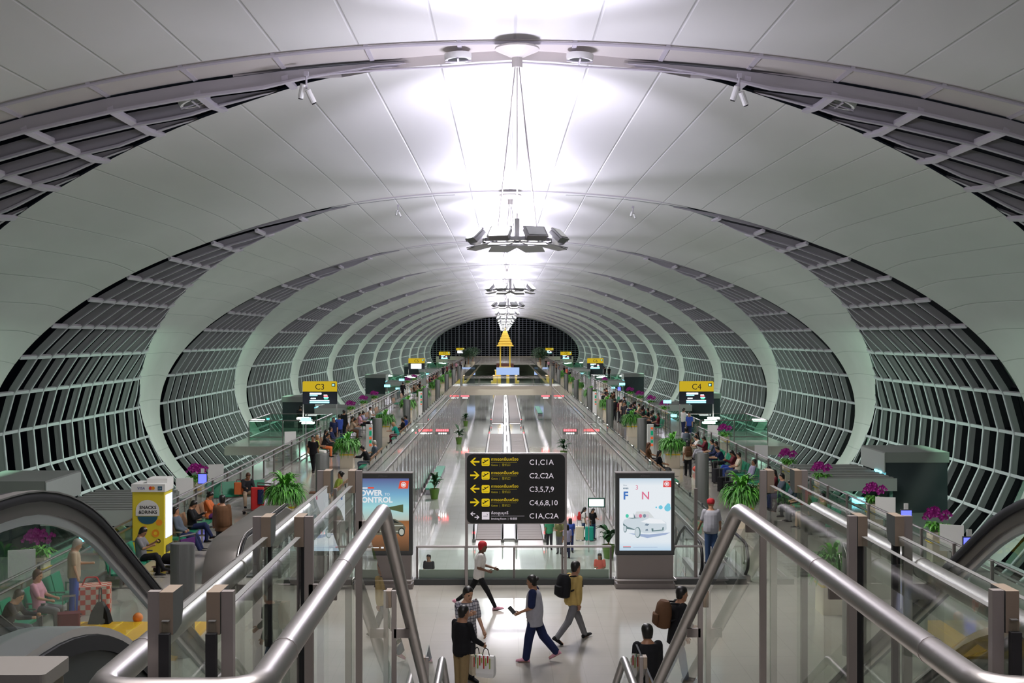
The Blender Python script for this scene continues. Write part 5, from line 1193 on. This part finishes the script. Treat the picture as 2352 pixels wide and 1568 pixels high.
# ---- lower hall
def low(px, d, *a, **k): return person(PX(px, d), d, *a, z=LOW, **k)
low(985, 48.5, 160, 'stand', 'dark', 'navy', 'person in dark jacket on the lower floor behind the left part of the railing', h=1.72)
low(1378, 49, 170, 'standfold', 'coral', 'navy', 'person in coral jacket on the lower floor behind the right part of the railing', h=1.68, hair='long', kind='f')
p = low(1340, 62.5, -80, 'standphone', 'white', 'jeans', 'person in white top and denim shorts on the lower floor facing another traveller', h=1.66, hair='long', kind='f', legs='shorts', skin=0); backpack(p, 'red', 'red backpack on the person in white top, lower floor', .7)
low(1361, 62.4, -150, 'standphone', 'black', 'jeans', 'person in black top and blue trousers on the lower floor beside a blue suitcase', h=1.62, hair='long', kind='f', legs='wide')
suitcase(PX(1332, 62), 62, LOW, 'cream', 'cream suitcase on the lower floor by the person in white top', .72); suitcase(PX(1354, 61.8), 61.8, LOW, 'teal', 'turquoise suitcase on the lower floor by the person in black top', .74)
low(1285, 58.2, 170, 'standfold', 'olive', 'grey', 'person in olive shirt and grey trousers half hidden below the direction board, lower floor', h=1.72)
low(1303, 57, 20, 'stand', 'lilac', 'navy', 'person in pale blue shirt standing below the right end of the direction board, lower floor', h=1.6, hair='long', kind='f')
low(1310, 58.8, 0, 'walk', 'blue', 'navy', 'person in royal blue top behind the one in pale blue, lower floor', h=1.68, hair='long', kind='f')
low(1262, 59.5, 0, 'walk', 'green', 'dark', 'person in dark green walking by the end of the right moving walkway, lower floor', h=1.68)
# ---- upper walkways: standing people
def st(px, d, *a, **k): return person(PX(px, d), d, *a, **k)
p = st(1577, 57.8, -10, 'stand', 'lgrey', 'black', 'person in pale shirt with grey backpack walking away on the right walkway', h=1.76); backpack(p, 'slate', 'grey backpack on the person in pale shirt, right walkway', 1.1)
p = st(1581, 52.4, -5, 'walk', 'cream', 'black', 'person in cream top and black trousers walking away behind the right column', h=1.62, kind='f', hair='long'); backpack(p, 'brown', 'dark brown backpack on the person in cream top', 1.05)
st(1449, 77.5, -20, 'stand', 'navy', 'cream', 'person in navy jacket and cream trousers seen from behind beyond the right sign pillar', h=1.76, sleeve='long')
st(1570, 74.5, -60, 'standfold', 'white', 'navy', 'person in white shirt at the right railing below the C4 sign', h=1.7)
st(1584, 71.5, 150, 'stand', 'blue', 'navy', 'person in blue top at the right railing just in front of the white-shirted one', h=1.62)
st(720, 54.3, 175, 'walk', 'black', 'black', 'person in black t-shirt and black trousers walking towards the viewer on the left walkway', h=1.72)
st(511, 33.2, 10, 'stand', 'brown', 'dark', 'person with cropped hair in a wide dark brown coat beside the grey escalator housing', h=1.72, sleeve='coat', kind='b')
p = person(-13.6, 76.9, 0, 'stand', 'dark', 'black', 'person in dark clothes at the left green glass stair enclosure', 1.7)
carrybag(world(p, 'wr0')+Vector((0, 0, -.08)), 'pale carrier bag held at the left green glass enclosure', cloth('pink'), .34, .36)
st(925, 119, -10, 'walk', 'black', 'black', 'person in black alone on the far left walkway', h=1.72, sleeve='long')
st(790, 72, -30, 'stand', 'black', 'black', 'person in black standing with back turned on the left walkway under the C3 sign', h=1.74, sleeve='coat')
st(780, 69.2, 20, 'walk', 'blue', 'navy', 'person in royal blue standing near the left benches', h=1.7, sleeve='long')
st(767, 66.5, 180, 'stand', 'navy', 'black', 'person in navy top and black skirt in the middle of the left group', h=1.66, hair='long', kind='f')
st(1389, 178, 0, 'stand', 'dark', 'black', 'left one of two distant standing figures by the right facade', h=1.75); st(1399, 178, 0, 'stand', 'black', 'black', 'right one of two distant standing figures by the right facade', h=1.72)
for k, (px, d, c, l) in enumerate(((1412, 88, 'black', 'black'), (1424, 93.8, 'black', 'navy'), (1436, 96, 'pink', 'dark'), (1432, 85, 'beige', 'dark'), (1456, 86, 'maroon', 'dark'), (1470, 83, 'dark', 'black'), (1483, 79, 'white', 'navy'), (1492, 82, 'dark', 'jeans'))):
    st(min(px, 1157+8.5*F/d), d, (0, -40, 150, -90, 30, 170, -20, 100)[k], ('stand', 'walk', 'standfold', 'stand')[k % 4], c, l, 'person in %s standing in the right-hand crowd past the second column, %s from the front' % (c if c != 'dark' else 'charcoal', nth(7-k)), h=1.62+.03*(k % 4), group='crowd on the right walkway')
# ---- benches and sitters
LB = [23.2, 25.9, 29.9, 35.0, 37.7, 59.5, 62.2, 64.9, 67.6, 73, 78, 84, 90, 104, 112, 124, 132, 150, 158, 166]
for k, y in enumerate(LB): bench(-9.75 if y > 28 else -10.15, y, 0, 'green bench with %s backs along the left railing, %s from the camera' % ('green' if y < 32 else 'wooden', nth(k)), BACKG if y < 32 else BACKW, 4, 'benches along the left railing')
bench(PX(548, 43.5), 43.5, -62, 'green bench turned towards the viewer beside the left fern planter', BACKG, 4)
RB = [37.2, 39.9, 42.6, 45.3, 48.0, 50.7, 53.4, 56.1, 58.8, 61.5, 66, 77, 79.7, 82.4, 85.1, 87.8, 90.5, 98, 106, 114]
for k, y in enumerate(RB): bench(9.75, y, 180, 'green bench along the right railing, %s from the camera' % nth(k), BACKG, 4, 'benches along the right railing')
for k, y in enumerate((42.0, 44.7, 53.5, 56.2, 68.5, 71.2, 74)): bench(-6.55, y, 180, 'green bench with wooden backs against the left void balustrade, %s from the camera' % nth(k), BACKW, 4, 'benches along the left void balustrade')
for k, y in enumerate((48.5, 51.2, 55)): bench(6.55, y, 0, 'green bench with wooden backs against the right void balustrade, %s from the camera' % nth(k), BACKW, 4, 'benches along the right void balustrade')
def sitL(y, pose, top, leg, label, **k): return person(-9.72 if y > 28 else -10.12, y, -90, pose, top, leg, label, **k)
def sitR(y, pose, top, leg, label, **k): return person(9.72, y, 90, pose, top, leg, label, **k)
sitL(22.4, 'sit', 'olive', 'brown', 'seated person in olive cut off by the left picture edge, behind the escalator glass', skin=1)
sitL(23.2, 'sitlean', 'dark', 'grey', 'seated person in dark jacket and grey trousers behind the left escalator glass', sleeve='long', skin=0)
sitL(24.9, 'sit', 'pink', 'grey', 'seated person with brown hair in pink patterned top behind the left escalator glass', hair='short', hc='b', kind='f', skin=0)
person(PX(172, 26.2), 26.2, -75, 'standphone', 'beige', 'blue', 'elderly person in beige shirt standing at the red checked bag', 1.70, hc='g', skin=0)
sitL(30.6, 'sitphone', 'grey', 'black', 'seated person in grey t-shirt and black trousers in front of the vending machine', skin=1)
sitL(34.4, 'sitback', 'slate', 'navy', 'seated person in dark grey jumper leaning back on the left bench, nearest of three', sleeve='long')
sitL(35.6, 'sitphone', 'black', 'navy', 'seated person in black holding a bag, middle of three on the left bench', sleeve='long', kind='m')
sitL(37.6, 'sitphone', 'orange', 'purple', 'seated person in orange jumper reading, farthest of three on the left bench', sleeve='long', hair='bun', kind='f')
person(PX(566, 43.4), 43.4, -152, 'sitlean', 'dark', 'beige', 'seated person with head lowered on the bench turned towards the viewer', hc='b', sleeve='long')
for k, (y, ps, c, l, hr) in enumerate(((59.2, 'sitturn', 'lime', 'white', 'cap'), (61.3, 'sitlean', 'dark', 'orange', 'long'), (62.6, 'sit', 'black', 'black', 'long'), (65.2, 'sitback', 'navy', 'blue', 'short'), (72.4, 'sitlean', 'beige', 'brown', 'short'), (73.6, 'sit', 'brown', 'grey', 'short'), (77.3, 'sit', 'pink', 'black', 'short'), (78.6, 'sitphone', 'lilac', 'black', 'short'), (83.4, 'sit', 'white', 'black', 'short'))):
    sitL(y, ps, c, l, 'seated person in %s on the left benches under the C3 sign, %s from the front' % ({'dark': 'charcoal'}.get(c, c), nth(k)), hair=hr, hc='y' if hr == 'cap' else 'k', kind='f' if hr == 'long' else 'm', sleeve='long' if k % 2 else 'short', group='sitters on the left benches')
for k, (y, c) in enumerate(((124, 'brown'), (125.5, 'beige'), (132, 'black'), (150, 'maroon'), (151.2, 'dark'), (157.4, 'maroon'), (158.6, 'pink'), (159.8, 'brown'), (165.5, 'dark'), (166.7, 'navy'))):
    sitL(y, ('sit', 'sitlean', 'sitphone')[k % 3], c, 'black', 'distant seated person in %s on the far left benches, %s from the front' % ({'dark': 'charcoal'}.get(c, c), nth(k)), group='distant sitters on the left')
person(-6.52, 43.6, 90, 'sitback', 'lime', 'grey', 'seated person in yellow-green top with hair bun against the left void balustrade', hair='bun', kind='f', skin=1)
person(-6.52, 41.6, 90, 'sitlean', 'beige', 'black', 'seated person bending forward against the left void balustrade', kind='f', hair='long', hc='k')
person(-6.52, 54.0, 90, 'sitlean', 'black', 'slate', 'seated person in black against the left void balustrade near the sign pillar', sleeve='long'); person(-6.52, 56.2, 90, 'sit', 'slate', 'dark', 'seated elderly person in grey against the left void balustrade', hc='g', skin=0)
person(-6.52, 69, 90, 'sitlean', 'teal', 'maroon', 'seated person with tan headscarf and turquoise-green top by the left void balustrade', hair='long', hc='y', kind='f'); person(-6.52, 72, 90, 'sit', 'black', 'black', 'seated person in black just behind the turquoise-green top'); person(-6.52, 74.2, 90, 'sit', 'blue', 'navy', 'seated person in blue farthest along the left void balustrade')
person(6.52, 55, -90, 'sit', 'brown', 'dark', 'seated person with long auburn hair against the right void balustrade', hair='long', hc='b', kind='f'); person(6.52, 51.2, -90, 'sit', 'black', 'dark', 'seated person with dark hair against the right void balustrade, nearer one', hair='long', kind='f')
RS = [(37.0, 'sit', 'olive', 'grey', 'short'), (38.2, 'sitlean', 'green', 'beige', 'short'), (39.6, 'sit', 'dark', 'grey', 'short'), (40.7, 'sitphone', 'slate', 'dark', 'short'), (42.4, 'sit', 'slate', 'navy', 'short'), (43.6, 'sit', 'maroon', 'dark', 'long'), (45.2, 'sitback', 'maroon', 'beige', 'short'), (47.8, 'sitback', 'lilac', 'navy', 'short'), (50.2, 'sit', 'cream', 'slate', 'short'), (51.3, 'sitphone', 'maroon', 'blue', 'long'), (53.6, 'sitlean', 'navy', 'black', 'short'), (55.6, 'sit', 'navy', 'navy', 'short'), (56.7, 'sit', 'slate', 'dark', 'short'), (58.5, 'sitphone', 'maroon', 'lgrey', 'short'), (59.6, 'sitlean', 'white', 'grey', 'short'), (61.0, 'sit', 'black', 'beige', 'long'), (62.2, 'sitlean', 'beige', 'lgrey', 'short')]
for k, (y, ps, c, l, hr) in enumerate(RS):
    sitR(y, ps, c, l, 'seated person in %s on the right benches before the C4 sign, %s from the front' % ({'dark': 'charcoal'}.get(c, c), nth(k)), hair=hr, kind='f' if hr == 'long' else 'm', sleeve='long' if k % 2 else 'short', skin=k % 2, group='sitters on the right benches')
for k, (y, c) in enumerate(((76.5, 'maroon'), (77.7, 'dark'), (79.2, 'white'), (80.4, 'brown'), (82, 'black'), (83.1, 'dark'), (84.7, 'maroon'), (86, 'black'), (87.4, 'beige'), (88.8, 'dark'), (90.2, 'pink'), (91.4, 'maroon'))):
    sitR(y, ('sit', 'sitlean', 'sitphone', 'sitback')[k % 4], c, 'black', 'seated person in %s on the right benches beyond the C4 sign, %s from the front' % ({'dark': 'charcoal'}.get(c, c), nth(k)), hair='long' if k % 3 == 0 else 'short', kind='f' if k % 3 == 0 else 'm', group='sitters beyond the C4 sign')
for k, (y, c) in enumerate(((98, 'dark'), (106, 'brown'), (107.2, 'maroon'), (113.6, 'dark'), (114.8, 'orange'))):
    sitR(y, ('sit', 'sitlean')[k % 2], c, 'black', 'distant seated person in %s on the far right benches, %s from the front' % ({'dark': 'charcoal'}.get(c, c), nth(k)), group='distant sitters on the right')
for k in range(8):
    st(1018+7*k+(k % 3)*2, 185+8*k, 40*k, ('stand', 'walk', 'standfold')[k % 3], ('dark', 'maroon', 'black', 'brown', 'pink', 'dark', 'lgrey', 'black')[k], 'black', 'distant person on the far left walkway, %s from the front' % nth(k), group='distant people on the left')
for k in range(8):
    st(1308-8*k+(k % 3)*2, 165+11*k, 30*k, ('walk', 'stand', 'standfold')[k % 3], ('dark', 'coral', 'black', 'slate', 'brown', 'dark', 'pink', 'black')[k], 'black', 'distant person on the far right walkway, %s from the front' % nth(k), group='distant people on the right')
# ---- bags and luggage
t = thing('checked_bag', (PX(212, 26.6), 26.6, 0), 'large red and white checked bag on the floor behind the left escalator glass', 'bag', None, R(15)); ck = bpy.data.materials.new('red_white_check'); ck.use_nodes = True; n_ = ck.node_tree; c_ = n_.nodes.new('ShaderNodeTexChecker'); c_.inputs['Scale'].default_value = 9; c_.inputs['Color1'].default_value = (.62, .08, .05, 1); c_.inputs['Color2'].default_value = (.65, .55, .45, 1); tc_ = n_.nodes.new('ShaderNodeTexCoord'); n_.links.new(tc_.outputs['Object'], c_.inputs[0]); n_.links.new(c_.outputs[0], n_.nodes['Principled BSDF'].inputs['Base Color'])
m = MB(); m.bbox(-.42, .42, -.26, .26, 0, .62, .08); m.build('bag_body', ck, t); m = MB(); m.tube(arcs([(-.2, -.05, .62), (-.12, -.05, .8), (.12, -.05, .8), (.2, -.05, .62)], .05), .018, 6); m.build('handle', cloth('red'), t)
t = thing('tote_bag', (PX(232, 25.4), 25.4, 0), 'black tote bag standing before the checked bag', 'bag'); m = MB(); m.loft([[Vector((sx_*a, sy_*b, z)) for sx_, sy_ in ((-1, -1), (1, -1), (1, 1), (-1, 1))] for z, a, b in ((0, .24, .14), (.3, .17, .10), (.5, .06, .05))]); m.build('bag_body', cloth('black'), t); m = MB(); m.tube([(-.03, 0, .48), (-.02, 0, .8), (.02, 0, .8), (.03, 0, .48)], .014, 6); m.build('handle', cloth('black'), t)
suitcase(PX(160, 24.0), 24.0, 0, 'maroon', 'maroon suitcase on the floor behind the left escalator glass', .6, 20)
suitcase(PX(312, 31.6), 31.3, 0, 'red', 'small red suitcase at the feet of the person by the vending machine', .45, 10)
def cart(x, y, rz, label, col):
    t = thing('luggage_trolley', (x, y, 0), label, 'luggage trolley', None, R(rz)); m = MB()
    for q in (-.28, .28): m.tube(arcs([(q, .55, .12), (q, -.35, .12), (q, -.45, 1.0)], .08), .02, 6)
    m.tube([(-.28, -.45, 1.0), (.28, -.45, 1.0)], .024, 8); m.box(-.28, .28, -.3, .5, .12, .15); m.build('frame', M['steel'], t)
    m = MB(); m.box(-.26, .26, -.47, -.43, .62, .92); m.build('advert_board', cloth(col), t)
    for q in ((-.26, .45), (.26, .45), (0, -.38)): m = MB(); m.tube([(q[0]-.025, q[1], .06), (q[0]+.025, q[1], .06)], .06, 10); m.build('wheel', M['black'], t)
    return t
cart(PX(398, 31), 31.2, 60, 'luggage trolley with purple board beside the vending machine', 'purple')
t = thing('duffel_bag', (PX(398, 31), 31.2, .15), 'black bags loaded on the trolley beside the vending machine', 'bag', None, R(60)); m = MB(); m.loft([ringpts(Vector((0, q, .17)), X1, Vector((0, 0, 1)), a, a*.75, 12) for q, a in ((-.28, .08), (-.22, .19), (.3, .2), (.38, .1))]); m.build('bag_body', cloth('black'), t, True); m = MB(); m.tube(arcs([(0, -.12, .3), (0, -.08, .42), (0, .14, .42), (0, .18, .3)], .04), .012, 6); m.build('handle', cloth('dark'), t)
cart(PX(592, 41.6), 41.6, 160, 'luggage trolley with red bags in front of the left fern planter', 'maroon')
t = thing('travel_bag', (PX(592, 41.6), 41.6, .15), 'tall red travel bag on the trolley by the left fern planter', 'bag'); m = MB(); m.bbox(-.22, .22, -.16, .16, 0, .75, .07); m.build('bag_body', cloth('red'), t); m = MB(); m.bbox(.05, .26, -.22, -.16, .2, .7, .03); m.build('side_pouch', cloth('navy'), t)
t = thing('holdall', (PX(549, 43.2), 43.2, .46), 'orange and red bag on the bench turned towards the viewer', 'bag'); m = MB(); m.bbox(-.16, .16, -.14, .14, 0, .42, .07); m.build('bag_body', cloth('orange'), t); m = MB(); m.tube(arcs([(-.1, 0, .41), (-.08, 0, .52), (.08, 0, .52), (.1, 0, .41)], .03), .012, 6); m.build('handle', cloth('maroon'), t)
for k, (px, d, c) in enumerate(((1662, 47, 'black'), (1676, 45.5, 'black'), (1648, 50, 'dark'))): suitcase(PX(px, d), d, 0, c, '%s suitcase standing before the right benches, %s of three' % ('black' if c == 'black' else 'dark grey', ('middle', 'nearest', 'farthest')[k]), .62, 30)
t = thing('red_bag', (PX(1603, 54), 54, 0), 'small orange-red bag on the floor before the right benches', 'bag'); m = MB(); m.ell((0, 0, .16), (.24, .16, .16), 12, 8); m.build('bag_body', cloth('coral'), t, True); m = MB(); m.tube([(-.1, 0, .28), (0, 0, .4), (.1, 0, .28)], .012, 6); m.build('handle', cloth('red'), t)
for o in S.objects:
    if o.get('label') and not 4 <= len(o['label'].split()) <= 16: print('LABEL', len(o['label'].split()), o['label'])
